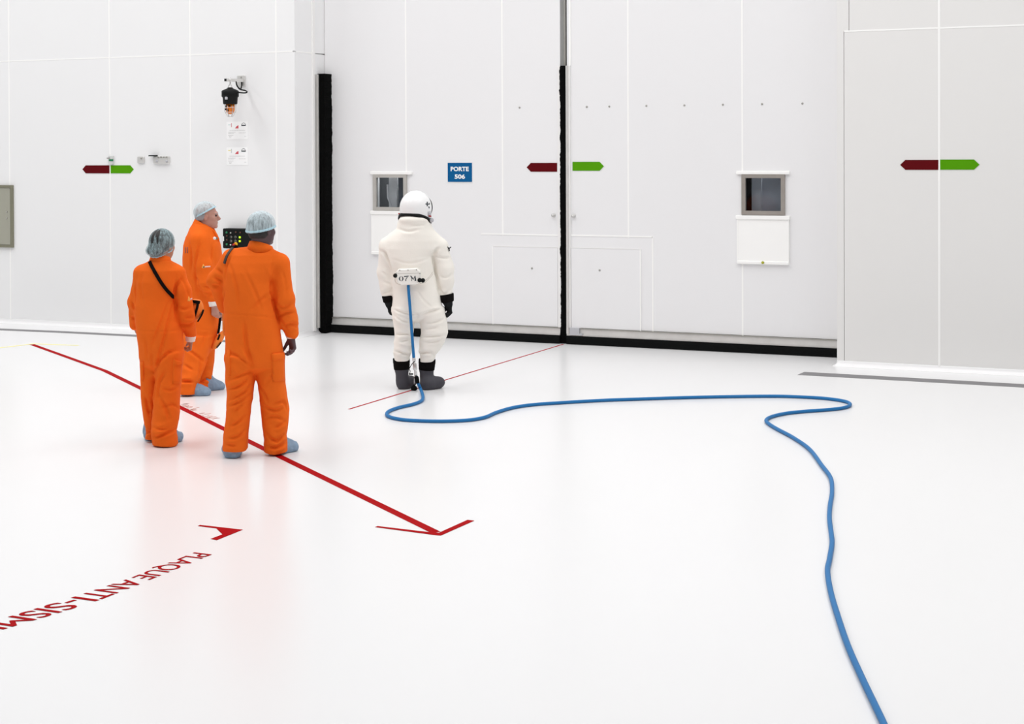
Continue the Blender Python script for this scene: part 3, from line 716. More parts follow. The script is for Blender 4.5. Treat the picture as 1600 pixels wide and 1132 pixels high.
class Fold:                  # a patch of irregular cloth folds: relief of about the given wave length across direction dr
    def __init__(s, c, rad, dr, wl, amp, warp=1.0, kind='puff', st=3.2):
        s.c = np.array(c, float); s.rad = rad*1.15; amp = amp*1.0; dr = np.array(dr, float); s.dr = dr/np.linalg.norm(dr); s.wl = wl; s.amp = amp
        t = np.array([0, 0, 1.]) if abs(s.dr[2]) < .8 else np.array([0, 1., 0])
        u = np.cross(s.dr, t); u /= np.linalg.norm(u); w = np.cross(s.dr, u); s.kind = kind
        s.M = np.stack([s.dr/(wl*1.1), u/(wl*st), w/(wl*st)], 1); s.o = np.array([wl*531.7+amp*977+c[0]*13, c[1]*17+3.1, c[2]*11+rad*29])
    def near(s, c, hd): return vlen(s.c-c) < s.rad*1.7+hd
    def h(s, P):
        q = P-s.c; w = np.exp(-((q*q).sum(1)/(s.rad*s.rad))**1.5)
        out = np.zeros(len(P)); k = w > .01
        if not k.any(): return out
        n = vnoise(q[k]@s.M+s.o)
        v = 1.15-3.2*np.abs(n-.5) if s.kind == 'puff' else (n-.5)*2.6
        out[k] = w[k]*v*s.amp; return out
class Crease:                # a crease in the cloth along a polyline on the surface, with soft swells on both sides
    def __init__(s, P, N, w, dep, G):
        s.P = P; s.N = N; s.w = w; s.dep = dep; s.G = G; s.lo = P.min(0)-w*4.5; s.hi = P.max(0)+w*4.5
    def near(s, c, hd): return np.all(s.lo-hd < c) and np.all(s.hi+hd > c)
    def h(s, Q):
        out = np.zeros(len(Q)); k = np.all((Q > s.lo) & (Q < s.hi), 1)
        if not k.any(): return out
        Q = Q[k]; best = np.full(len(Q), 1e9); g = np.zeros(len(Q)); gate = np.zeros(len(Q))
        for i in range(len(s.P)-1):
            a = s.P[i]; ba = s.P[i+1]-a; pa = Q-a; t = np.clip((pa@ba)/max(ba@ba, 1e-9), 0, 1); dd = pa-t[:, None]*ba
            n = s.N[i]; dn = dd@n; r2 = (dd*dd).sum(1)-.9*dn*dn; m = r2 < best
            best = np.where(m, r2, best); g = np.where(m, s.G[i]+(s.G[i+1]-s.G[i])*t, g); gate = np.where(m, np.exp(-(dn/.05)**2), gate)
        r2 = best/(s.w*s.w); out[k] = -s.dep*(1.15*np.exp(-r2)-.5*np.exp(-r2/6))*g*gate; return out
class Solid:
    def __init__(s, prims, folds=(), post=None, weave=0.0): s.p = prims; s.f = list(folds); s.post = post; s.weave = weave
    def ev(s, P, prims=None, folds=None):
        d = np.full(len(P), 1e3)
        for q in (s.p if prims is None else prims):
            e = q.d(P)
            if q.op == 'u':
                h = np.maximum(q.k-np.abs(d-e), 0)/q.k; d = np.minimum(d, e)-h*h*q.k*.25
            else:
                e = -e; h = np.maximum(q.k-np.abs(d-e), 0)/q.k; d = np.maximum(d, e)+h*h*q.k*.25
        for g in (s.f if folds is None else folds): d = d-g.h(P)
        if s.weave:
            d = d-s.weave*(np.sin(21*P[:, 0]+9*P[:, 2]+2*np.sin(13*P[:, 1]+6*P[:, 2]))*np.sin(11*P[:, 2]-17*P[:, 1]+1.5*np.sin(19*P[:, 0])))
        if s.post: d = s.post(P, d)
        return d
    def mesh(s, name, m, parent, h, mats=None):
        us = [q for q in s.p if q.op == 'u']
        lo = np.min([q.lo for q in us], 0)-.05; hi = np.max([q.hi for q in us], 0)+.05
        B = 12; nb = np.ceil((hi-lo)/(h*B)).astype(int)+1; n = nb*B+1
        V = np.ones(n, np.float32)
        ix = np.stack(np.meshgrid(*[np.arange(q) for q in nb], indexing='ij'), -1).reshape(-1, 3)
        cen = lo+(ix*B+B/2)*h; dc = s.ev(cen)
        hd = h*B*.5*math.sqrt(3); act_d = hd*1.15+(.022 if s.f else .010); mg = hd+max(q.k for q in s.p)+.008
        g = np.arange(B+1)*h; GX = np.stack(np.meshgrid(g, g, g, indexing='ij'), -1).reshape(-1, 3)
        for (i, j, k), c, d in zip(ix, cen, dc):
            sl = (slice(i*B, i*B+B+1), slice(j*B, j*B+B+1), slice(k*B, k*B+B+1))
            if d < -act_d: V[sl] = -1
        for (i, j, k), c, d in zip(ix, cen, dc):
            if abs(d) > act_d: continue
            sl = (slice(i*B, i*B+B+1), slice(j*B, j*B+B+1), slice(k*B, k*B+B+1))
            pr = [q for q in s.p if np.all(q.lo-mg < c) and np.all(q.hi+mg > c)]
            fo = [q for q in s.f if q.near(c, hd)]
            P = GX+(lo+np.array([i, j, k])*B*h)
            V[sl] = s.ev(P, pr, fo).reshape(B+1, B+1, B+1)
        # surface nets
        ins = V < 0
        cnt = np.zeros(n-1, np.uint8)
        for a in (0, 1):
            for b in (0, 1):
                for c in (0, 1): cnt += ins[a:n[0]-1+a, b:n[1]-1+b, c:n[2]-1+c]
        act = np.argwhere((cnt > 0) & (cnt < 8)); idm = np.full(n-1, -1, np.int32); idm[tuple(act.T)] = np.arange(len(act))
        off = np.array([(a, b, c) for a in (0, 1) for b in (0, 1) for c in (0, 1)])
        cv = np.stack([V[tuple((act+o).T)] for o in off], 1)
        acc = np.zeros((len(act), 3)); num = np.zeros(len(act))
        for a in range(8):
            for b in range(a+1, 8):
                if np.abs(off[a]-off[b]).sum() != 1: continue
                va, vb = cv[:, a], cv[:, b]; mk = (va < 0) != (vb < 0)
                t = np.where(mk, va/np.where(mk, va-vb, 1), 0); pt = off[a]+t[:, None]*(off[b]-off[a])
                acc += pt*mk[:, None]; num += mk
        verts = lo+(act+acc/num[:, None])*h
        faces = []
        for ax in range(3):
            u, w = (ax+1) % 3, (ax+2) % 3
            s0 = [slice(1, -1)]*3; s0[ax] = slice(0, -1); s1 = list(s0); s1[ax] = slice(1, None)
            A, Bv = ins[tuple(s0)], ins[tuple(s1)]
            e = np.argwhere(A != Bv); sg = A[tuple(e.T)]
            base = e.copy(); base[:, [u, w]] += 1
            du = np.zeros(3, int); du[u] = 1; dw = np.zeros(3, int); dw[w] = 1
            q = np.stack([idm[tuple((base-du-dw).T)], idm[tuple((base-dw).T)], idm[tuple(base.T)], idm[tuple((base-du).T)]], 1)
            q[~sg] = q[~sg][:, ::-1]; faces.append(q)
        faces = np.concatenate(faces); faces = faces[(faces >= 0).all(1)]
        me = bpy.data.meshes.new(name); me.vertices.add(len(verts)); me.vertices.foreach_set('co', verts.astype(np.float32).ravel())
        me.loops.add(len(faces)*4); me.loops.foreach_set('vertex_index', faces.ravel().astype(np.int32))
        me.polygons.add(len(faces)); me.polygons.foreach_set('loop_start', np.arange(len(faces), dtype=np.int32)*4)
        me.polygons.foreach_set('use_smooth', np.ones(len(faces), bool))
        me.update(calc_edges=True); me.validate()
        return link(name, me, m, parent)
    def trace(s, O, D):
        """where rays from O along D meet the solid"""
        D = D/vlen(D)[:, None]; t = np.full(len(D), max(0, vlen(O)-2.2))
        for _ in range(70): t = t+.75*np.clip(s.ev(O+D*t[:, None]), -.2, .5)
        return O+D*t[:, None]
    def normal(s, P, e=.004):
        g = np.stack([s.ev(P+np.eye(3)[i]*e)-s.ev(P-np.eye(3)[i]*e) for i in range(3)], 1); return g/(vlen(g)[:, None]+1e-9)

class Figure:
    """local frame: x to the right across the view, y away, z up; origin on the floor"""
    def __init__(s, px, py, label, cat='person'):
        s.root = FL(px, py); s.e = empty('person', tuple(s.root), YAW); tag(s.e, label, cat, 'people in the hall')
        s.R = np.stack([RH, FH, [0, 0, 1.]]); s.O = s.R@(CAMP-s.root)
    def dirs(s, px): return np.array([s.R@ray(x, y) for x, y in px])
    def L(s, px, py, d=0.0):
        D = s.R@ray(px, py); t = (d-s.O[1])/D[1]; return s.O+D*t
    def F(s, px, py):
        return s.R@(FL(px, py)-s.root)
    def loft(s, rows, k=.02, e=2.3):
        S = []
        for py, xl, xr, d, ry in rows:
            a = s.L(xl, py, d); b = s.L(xr, py, d); S.append(((a[0]+b[0])/2, d, (a[2]+b[2])/2, (b[0]-a[0])/2, ry))
        return Loft(S, k, e=e)
    def creases(s, solid, lists, w=.014, dep=.021):
        """creases drawn on the cloth along pixel polylines, fading out at their ends"""
        out = []
        for row in lists:
            ww, dd = w, dep
            if isinstance(row[-1], (int, float)): dd = dep*row[-1]; ww = w*(.75+.25*row[-1]); row = row[:-1]
            path = smooth_path([(x, y, 0) for x, y in row], 3)[:, :2]; P = s.surf(solid, path); ok = np.abs(solid.ev(P)) < .012; P = P[ok]; n = len(P)
            if n < 3: continue
            out.append(Crease(P, solid.normal(P, .01), ww, dd, np.array([min(1, .1+2.6*min(i, n-1-i)/(n-1)) for i in range(n)])))
        return out
    def surf(s, solid, pts): return solid.trace(s.O, s.dirs(pts))
    def ribbon(s, solid, pts, w, name, m, parent, lift=.004, thick=.004, n=6):
        path = np.array(smooth_path([(x, y, 0) for x, y in pts], n))[:, :2]
        P = s.surf(solid, path); P = P[np.abs(solid.ev(P)) < .01]; N = solid.normal(P); T = np.gradient(P, axis=0); T /= vlen(T)[:, None]+1e-9
        Sd = np.cross(T, N); Sd /= vlen(Sd)[:, None]+1e-9
        vs = []; fs = []
        for p, nn, sd in zip(P, N, Sd): vs += [p+sd*w/2+nn*(lift+thick), p-sd*w/2+nn*(lift+thick), p-sd*w/2-nn*lift, p+sd*w/2-nn*lift]
        for i in range(len(P)-1):
            for k in range(4): fs.append((i*4+k, i*4+(k+1) % 4, i*4+4+(k+1) % 4, i*4+4+k))
        fs += [(0, 1, 2, 3), tuple((len(P)-1)*4+k for k in range(4))]
        return MB().add(vs, fs).build(name, m, parent, rel=True)
    def patch(s, solid, quad, name, m, parent, thick=.006, n=7, round_=True):
        q = np.array(quad, float); g = np.linspace(0, 1, n); uv = [(u, v) for v in g for u in g]
        px = [(1-v)*((1-u)*q[0]+u*q[1])+v*((1-u)*q[3]+u*q[2]) for u, v in uv]
        P = s.surf(solid, px); N = solid.normal(P)
        th = np.array([thick*(1 if not round_ else (.45 if (u in (0, 1) or v in (0, 1)) else 1)) for u, v in uv])
        top = P+N*th[:, None]; bot = P-N*.008
        vs = list(top)+list(bot); K = n*n; fs = []
        for j in range(n-1):
            for i in range(n-1): a = j*n+i; fs.append((a, a+1, a+n+1, a+n)); fs.append((K+a+n, K+a+n+1, K+a+1, K+a))
        edge = list(range(n))+[j*n+n-1 for j in range(1, n)]+[(n-1)*n+i for i in range(n-2, -1, -1)]+[j*n for j in range(n-2, 0, -1)]
        for i in range(len(edge)): a, b = edge[i], edge[(i+1) % len(edge)]; fs.append((a, b, K+b, K+a))
        return MB().add(vs, fs, True).build(name, m, parent, rel=True)

def unit(v): v = np.array(v, float); return v/np.linalg.norm(v)
def rot(v, ax, a):
    ax = unit(ax); return v*math.cos(a)+np.cross(ax, v)*math.sin(a)+ax*(ax@v)*(1-math.cos(a))
def hand(prims, wrist, f, n, right=True, sc=1.0, curl=(.35, .55, .4), thumb_open=.6, r=1.0):
    """palm and five fingers; f points from wrist to knuckles, n out of the palm"""
    f = unit(f); n = unit(np.array(n, float)-f*(np.array(n, float)@f)); th = np.cross(f, n) if right else np.cross(n, f)
    w = np.array(wrist, float)
    for i, (off, ln) in enumerate(((.029, .074), (.010, .083), (-.010, .077), (-.028, .060))):
        kn = w+(f*(.092-.004*abs(i-1))+th*off)*sc
        prims.append(Cone(w+(f*.012+th*off*.55)*sc, kn, .0155*sc, .0125*sc, .014))
        p = kn; dvec = f
        for j, fr in enumerate((.45, .31, .24)):
            dvec = rot(dvec, np.cross(f, n), curl[j]*(1+.12*i)); q = p+dvec*ln*fr*sc
            prims.append(Cone(p, q, (.0102-.0011*j)*sc*r, (.0096-.0012*j)*sc*r, .004)); p = q
    b = w+(f*.022+th*.026+n*.008)*sc; dvec = unit(f*.75+th*thumb_open+n*.25); p = b
    prims.append(Cone(w+f*.01*sc, b, .017*sc, .016*sc, .012))
    for j, ln in enumerate((.040, .032, .025)):
        q = p+dvec*ln*sc; prims.append(Cone(p, q, (.0135-.0018*j)*sc*r, (.0118-.0018*j)*sc*r, .006)); p = q; dvec = unit(dvec+n*.12+f*.18)
def head(prims, C, f, u=(0, 0, 1.), sc=1.0, neck=None, ears=True):
    f = unit(f); u = unit(np.array(u, float)-f*(np.array(u, float)@f)); r = np.cross(f, u); A = [f, r, u]
    def at(a, b, c): return np.array(C)+(f*a+r*b+u*c)*sc
    E = lambda a, b, c, rf, rs, ru, k=.02, op='u': prims.append(Ell(at(a, b, c), np.array([rf, rs, ru])*sc, A, k, op))
    E(-.012, 0, .035, .098, .077, .086, .03); E(.036, 0, -.03, .060, .062, .082, .03); E(.030, 0, -.072, .055, .054, .042, .03)
    E(.080, 0, -.098, .020, .022, .018, .02); E(.088, 0, .024, .014, .050, .013, .02)
    for s_ in (-1, 1):
        E(.062, s_*.044, -.022, .024, .020, .022, .02); E(.101, s_*.031, .004, .018, .017, .011, .012, 's')
    prims.append(Cone(at(.094, 0, .008), at(.117, 0, -.026), .0085*sc, .0125*sc, .014)); E(.104, 0, -.034, .012, .019, .010, .008)
    E(.092, 0, -.058, .011, .024, .0075, .008); E(.090, 0, -.071, .011, .022, .008, .008); prims.append(Cone(at(.107, -.02, -.0645), at(.107, .02, -.0645), .002, .002, .004, 's'))
    if ears:
        for s_ in (-1, 1): E(-.004, s_*.077, -.012, .017, .008, .029, .008); E(.001, s_*.086, -.010, .009, .006, .017, .006, 's')
    if neck is not None: prims.append(Cone(at(-.022, 0, -.055), neck, .058*sc, .066*sc, .03))
    return at, A
def collar(fig, cb, ct, rb, rt, gap_dir, gap, parent, m, thick=.010, name='collar', h=None):
    """standing collar: ring from centre cb to ct, open towards gap_dir"""
    n = 40; vs = []; fs = []; g0 = math.atan2(gap_dir[1], gap_dir[0])
    for k in range(n+1):
        a = g0+gap/2+(2*math.pi-gap)*k/n
        for (c, r, dr) in ((cb, rb, 0), (ct, rt, 0), (ct, rt, -thick), (cb, rb, -thick)):
            z = c[2]+(h*math.cos(a-g0) if h and c is ct else 0)
            vs.append((c[0]+(r[0]+dr)*math.cos(a), c[1]+(r[1]+dr)*math.sin(a), z))
    for k in range(n):
        for j in range(4): fs.append((k*4+j, k*4+(j+1) % 4, k*4+4+(j+1) % 4, k*4+4+j))
    fs += [(0, 1, 2, 3), tuple(n*4+j for j in range(4))]
    return MB().add(vs, fs, True).build(name, m, parent, rel=True)
def cuff(a, b, ra, rb, parent, m=None, name='cuff'):
    a = np.array(a); b = np.array(b); L = np.linalg.norm(b-a)
    return MB().lathe(a, [(ra*.96, 0), (ra, L*.15), (ra*1.02, L*.4), (rb*1.03, L*.75), (rb, L)], axis=b-a, n=20).build(name, m or M_CUFF, parent, rel=True)
def shoe(fig, heel, toe, parent, wd=.05, hgt=.075, m=None, seed=0.0, name='shoe_cover'):
    """crumpled overshoe from heel to toe (floor points in the figure's frame)"""
    H = np.array(heel); T = np.array(toe); f = unit(T-H); s = np.cross(f, [0, 0, 1.]); A = [f, s, np.array([0, 0, 1.])]; L = np.linalg.norm(T-H)
    P = [Ell(H+f*.05+[0, 0, .045], (.062, wd*.92, hgt*.85), A, .03), Ell(H+f*L*.42+[0, 0, .035], (L*.32, wd*.88, hgt*.85), A, .03),
         Ell(T-f*.075+[0, 0, .030], (.082, wd*1.08, .052), A, .03), Cone(H+f*.06+[0, 0, .06], H+f*.055+[0, 0, .135], .055, .050, .03)]
    fo = [Fold(H+f*L*.2+[0, 0, .06], .09, f+[0, 0, .6], .034, .013, 1.5), Fold(T-f*.09+[0, 0, .06], .09, f*.8+s*.6, .032, .012, 1.7), Fold(H+[0, 0, .05], .07, s+[0, 0, .3], .034, .012, 1.3)]
    return Solid(P, fo, post=lambda Q, d: np.maximum(d, .003-Q[:, 2])).mesh(name, m or M_SHOE, parent, .005)
def net(fig, at, A, C, parent, a, b, rad=(.112, .096, .104), off=(-.018, 0, .040), extra=(), m=None, pleat=.003, hair=None, hair_rad=(.103, .083, .092), band=True):
    C = np.array(C); f, r, u = A
    def plane(P): q = P-C; return (q@u)-(a+b*(q@f))      # above the brim
    def pl(P, d):
        q = P-(C+u*.05); an = np.arctan2(q@r, q@f); hgt = np.clip(1-(q@u)/.10, 0, 1.4)
        return d-pleat*hgt*(np.sin(an*23+3*np.sin(an*3))+.6*np.sin(an*41+1))
    base = [Ell(at(*off), rad, A, .02)]+list(extra)
    # rounded bottom edge: the cap is cut at the brim
    def post(P, d): d = pl(P, d); p = -plane(P); h = np.maximum(.02-np.abs(d-p), 0)/.02; return np.maximum(d, p)+h*h*.005
    sol = Solid(base, post=post); o = sol.mesh('hair_net', m or M_NET, parent, .005)
    if band:
        Solid(base, post=lambda P, d: np.maximum(pl(P, d)-.005, np.abs(plane(P)-.008)-.008)).mesh('elastic_band', M_BAND, o, .004)
    if hair is not None:
        Solid([Ell(at(-.018, 0, .034), hair_rad, A, .02)]+[q for q in extra], post=lambda P, d: np.maximum(d+(.007 if extra else 0), -(plane(P)+hair[1]))).mesh('hair', hair[0], parent, .006)
    return o

# ------------------------------------------------------------------ tallest visitor (seen from behind, nearest)
def visitor_a():
    g = Figure(400, 712, 'man in orange coverall nearest the viewer, right hand hanging open'); L = g.L; e = g.e
    H_ = unit((.62, .78, 0))
    C = L(409.5, 359, .02)
    shL = L(362, 404, .02); shR = L(437, 411, .02); elL = L(338, 439, .03); wrL = L(351, 480, .16)
    elR = L(444, 470, .0); wrR = L(455.5, 521, .03)
    torso = g.loft([(390, 376, 424, .03, .085), (398, 360, 434, .02, .115), (410, 352, 438, .01, .135), (425, 349, 432, 0, .148), (440, 349, 427, 0, .152), (475, 349, 429, 0, .152), (510, 351, 437, 0, .156), (540, 352.5, 441.5, 0, .158), (562, 352, 443.5, 0, .15), (573, 356, 441, 0, .13), (583, 384, 416, 0, .05)], .03)
    legL = g.loft([(555, 352, 401, -.02, .135), (582, 354, 398, -.02, .125), (600, 355, 395.5, -.03, .118), (620, 356, 392.5, -.03, .112), (640, 355.6, 389.5, -.04, .105), (660, 353.5, 388.5, -.04, .105), (680, 350.7, 387.5, -.04, .11), (702, 349, 386.5, -.04, .112)], .018)
    legR = g.loft([(555, 396, 444.3, .03, .135), (582, 400, 445, .03, .125), (600, 404.6, 445.5, .04, .118), (620, 408, 448, .05, .112), (640, 409.5, 451.5, .06, .108), (660, 411, 449.5, .06, .105), (680, 413, 447.6, .06, .11), (705, 414.2, 448.6, .06, .112)], .018)
    neckb = L(404, 396, .03)
    P = [torso, Cone(neckb, shL, .062, .066, .05), Cone(neckb, shR, .062, .066, .05), legL, legR,
         Cone(shL, elL, .070, .063, .03), Cone(elL, wrL, .060, .050, .03), Cone(shR, elR, .068, .070, .025), Cone(elR, L(451, 500, .02), .070, .064, .03), Cone(L(451, 500, .02), L(456, 521, .03), .062, .048, .03)]
    fo = [Fold(L(445, 475, -.05), .13, (.25, 0, 1), .055, .008), Fold(L(455, 512, 0), .07, (.3, 0, 1), .036, .007), Fold(L(335, 440, 0), .10, (.3, 0, 1), .045, .008),
          Fold(L(370, 690, -.1), .14, (.2, 0, 1), .05, .008), Fold(L(432, 692, -.05), .14, (-.2, 0, 1), .05, .008), Fold(L(372, 615, -.1), .2, (.5, 0, 1), .085, .009), Fold(L(425, 640, -.05), .18, (-.45, 0, 1), .085, .009),
          Fold(L(385, 575, -.1), .16, (.6, 0, 1), .075, .008), Fold(L(400, 440, -.15), .28, (1, 0, .35), .14, .009, 1.0, 'sin'), Fold(L(395, 500, -.15), .25, (1, 0, -.2), .12, .008, 1.0, 'sin'), Fold(L(440, 430, -.05), .12, (1, 0, .5), .06, .006)]
    S0 = Solid(P)
    def wl(pts, w, dep): return g.creases(S0, [[q[:2] for q in pts]], w, dep)
    fo += wl([(349, 490, -.02), (365, 491.5, -.13), (395, 493.5, -.16), (425, 496, -.12), (436, 497, -.03)], .008, .006)      # waist seam
    fo += wl([(424, 436, -.12), (427, 470, -.10), (437, 508, -.05)], .02, .02)
    fo += wl([(392, 545, -.16), (394, 580, -.13)], .02, .012) + wl([(350, 455, -.02), (348, 470, .02)], .02, .015)
    fo += wl([(428, 400, -.08), (424, 420, -.13), (425, 438, -.12)], .010, .006)
    fo += g.creases(S0, [[(357, 409), (366, 435), (372, 460), (375, 487), .7], [(380, 419), (398, 455), (409, 487), .5], [(425, 439), (422.5, 456), (429, 474), 1.5], [(422, 459), (405, 471), (392, 487), .7], [(428, 471), (443, 482), (458, 472), .8], [(433, 497), (447, 489), (460, 489), 1], [(445, 509), (457, 506), (464, 510), 1.3], [(438, 500), (450, 516), .8],
        [(382, 499), (385, 539), (394, 572), 1.3], [(379, 539), (391, 562), .9], [(357, 549), (382, 564), (395, 574), .8], [(357, 596), (380, 586), (395, 579), .9], [(357, 609), (375, 603), (390, 589), 1], [(357, 629), (380, 614), (392, 600), .9], [(358, 636), (374, 628), (390, 615), 1], [(365, 645), (384, 627), .8], [(358, 668), (372, 660), (385, 648), .9], [(357, 686), (372, 682), (384, 672), 1], [(353, 695), (370, 697), .8],
        [(415, 600), (425, 588), (440, 575), .6], [(425, 634), (442, 628), (449, 642), 1], [(412, 633), (428, 642), (445, 637), 1], [(414, 655), (430, 652), (447, 660), .8], [(416, 676), (432, 690), (445, 675), 1.1], [(428, 671), (446, 659), .9], [(416, 695), (430, 700), (446, 692), .9], [(404, 600), (414, 615), (420, 632), .7],
        [(331, 446), (343, 448), 1.2], [(334, 433), (347, 440), 1], [(338, 420), (349, 428), .8], [(440, 420), (446, 445), (446, 465), .5], [(362, 395), (354, 415), (351, 440), .8]])
    S = Solid(P, fo, weave=.0012); cov = S.mesh('coverall', M_ORANGE, e, .0075)
    # body
    B = []; at, A = head(B, C, H_, sc=1.0, neck=L(405, 392, .03))
    ch = L(395, 440, .0); pv = L(398, 545, .0)
    B += [Cone(L(405, 394, .03), ch, .06, .10, .03), Cone(ch, pv, .11, .11, .03)]
    for sh, el, wr in ((shL, elL, wrL), (shR, elR, wrR)): B += [Cone(ch+(sh-ch)*.3, sh, .05, .04, .03), Cone(sh, el, .042, .036, .02), Cone(el, wr, .035, .027, .02)]
    B += [Cone(pv, L(376, 560, -.02), .08, .075, .03), Cone(L(376, 560, -.02), L(372, 640, -.03), .07, .05, .03), Cone(L(372, 640, -.03), L(366, 706, -.04), .045, .034, .02),
          Cone(pv, L(421, 560, .03), .08, .075, .03), Cone(L(421, 560, .03), L(430, 640, .06), .07, .05, .03), Cone(L(430, 640, .06), L(430, 704, .06), .045, .034, .02)]
    wr = L(455.5, 527, .03); B.append(Cone(wrR, wr, .028, .026, .01))
    hand(B, wr, (.10, 0, -1), (-.75, -.65, .1), True, .98, curl=(.50, .75, .55), thumb_open=.55, r=1.15)
    hand(B, wrL, (.2, .5, -.8), (.8, -.2, 0), False, .95)
    Solid(B).mesh('body', M_SKINA, e, .005)
    Solid([Ell(at(-.026, 0, .020), (.094, .082, .095), A, .02), Ell(at(-.045, 0, -.035), (.058, .066, .05), A, .03)], post=lambda Q, d: np.maximum(d, -((Q-C)@A[2]+.062-.35*np.maximum(0, (Q-C)@A[0]+.03)))).mesh('hair', M_HAIRD, e, .005)
    net(g, at, A, C, e, .002, .20, rad=(.108, .100, .099), off=(-.01, 0, .042), pleat=.0018, extra=[Ell(at(-.026, 0, -.004), (.098, .093, .060), A, .03)])
    collar(g, L(406, 393, .03), L(408, 382, .03), (.106, .100), (.086, .084), H_, .6, cov, M_ORANGE, h=-.03)
    cuff(L(454.6, 521, .03), L(455.3, 528.5, .03), .042, .037, e)
    # cargo pockets: flap and bag on each thigh
    for q, n in ((((424.5, 553), (444, 551.5), (444.6, 596), (425.5, 597)), 'pocket'), (((355.5, 546), (360, 547.5), (360.2, 588), (356.4, 589)), 'pocket')):
        p = g.patch(S, q, n, M_ORANGE, cov, .010)
        (x0, y0), (x1, y1), (x2, y2), (x3, y3) = q
        if x1-x0 > 8: g.patch(S, ((x0-.6, y0), (x1, y1-1), (x1, y1+10), (x0-.4, y0+11)), 'pocket_flap', M_ORANGE, p, .018)
    shoe(g, L(364.5, 715, -.12)*[1, 1, 0], L(361, 702, .17)*[1, 1, 0], e, wd=.062, hgt=.085)
    shoe(g, g.F(417, 711)+[0.02, .03, 0], g.F(463, 705)+[0, .03, 0], e, wd=.052)
    # strap of a bag worn at the front
    b = empty('shoulder_bag', tuple(g.root), YAW); tag(b, 'bag strap over left shoulder of the nearest man', 'bag', 'shoulder bags of the visitors')
    g.ribbon(S, [(367.5, 385), (361, 391), (355.5, 399), (352.5, 406), (350.8, 412)], .017, 'strap', mat('dark_grey_webbing', (.055, .045, .04), rough=.8), b)
    pc = L(366, 505, .25); MB().bevbox((pc[0]-.09, pc[1]-.02, pc[2]-.1), (pc[0]+.09, pc[1]+.07, pc[2]+.1), .02).build('pouch', M_ORANGE2, b, rel=True)
    top = L(367.5, 385, .02); mid = L(362, 392, .16)
    MB().tube(smooth_path([top+[.002, .03, -.002], mid, L(360, 430, .22), L(363, 485, .24), pc+[0, .02, .1]], 6), .012, n=6).build('front_strap', M_STRAP, b, rel=True)
visitor_a()

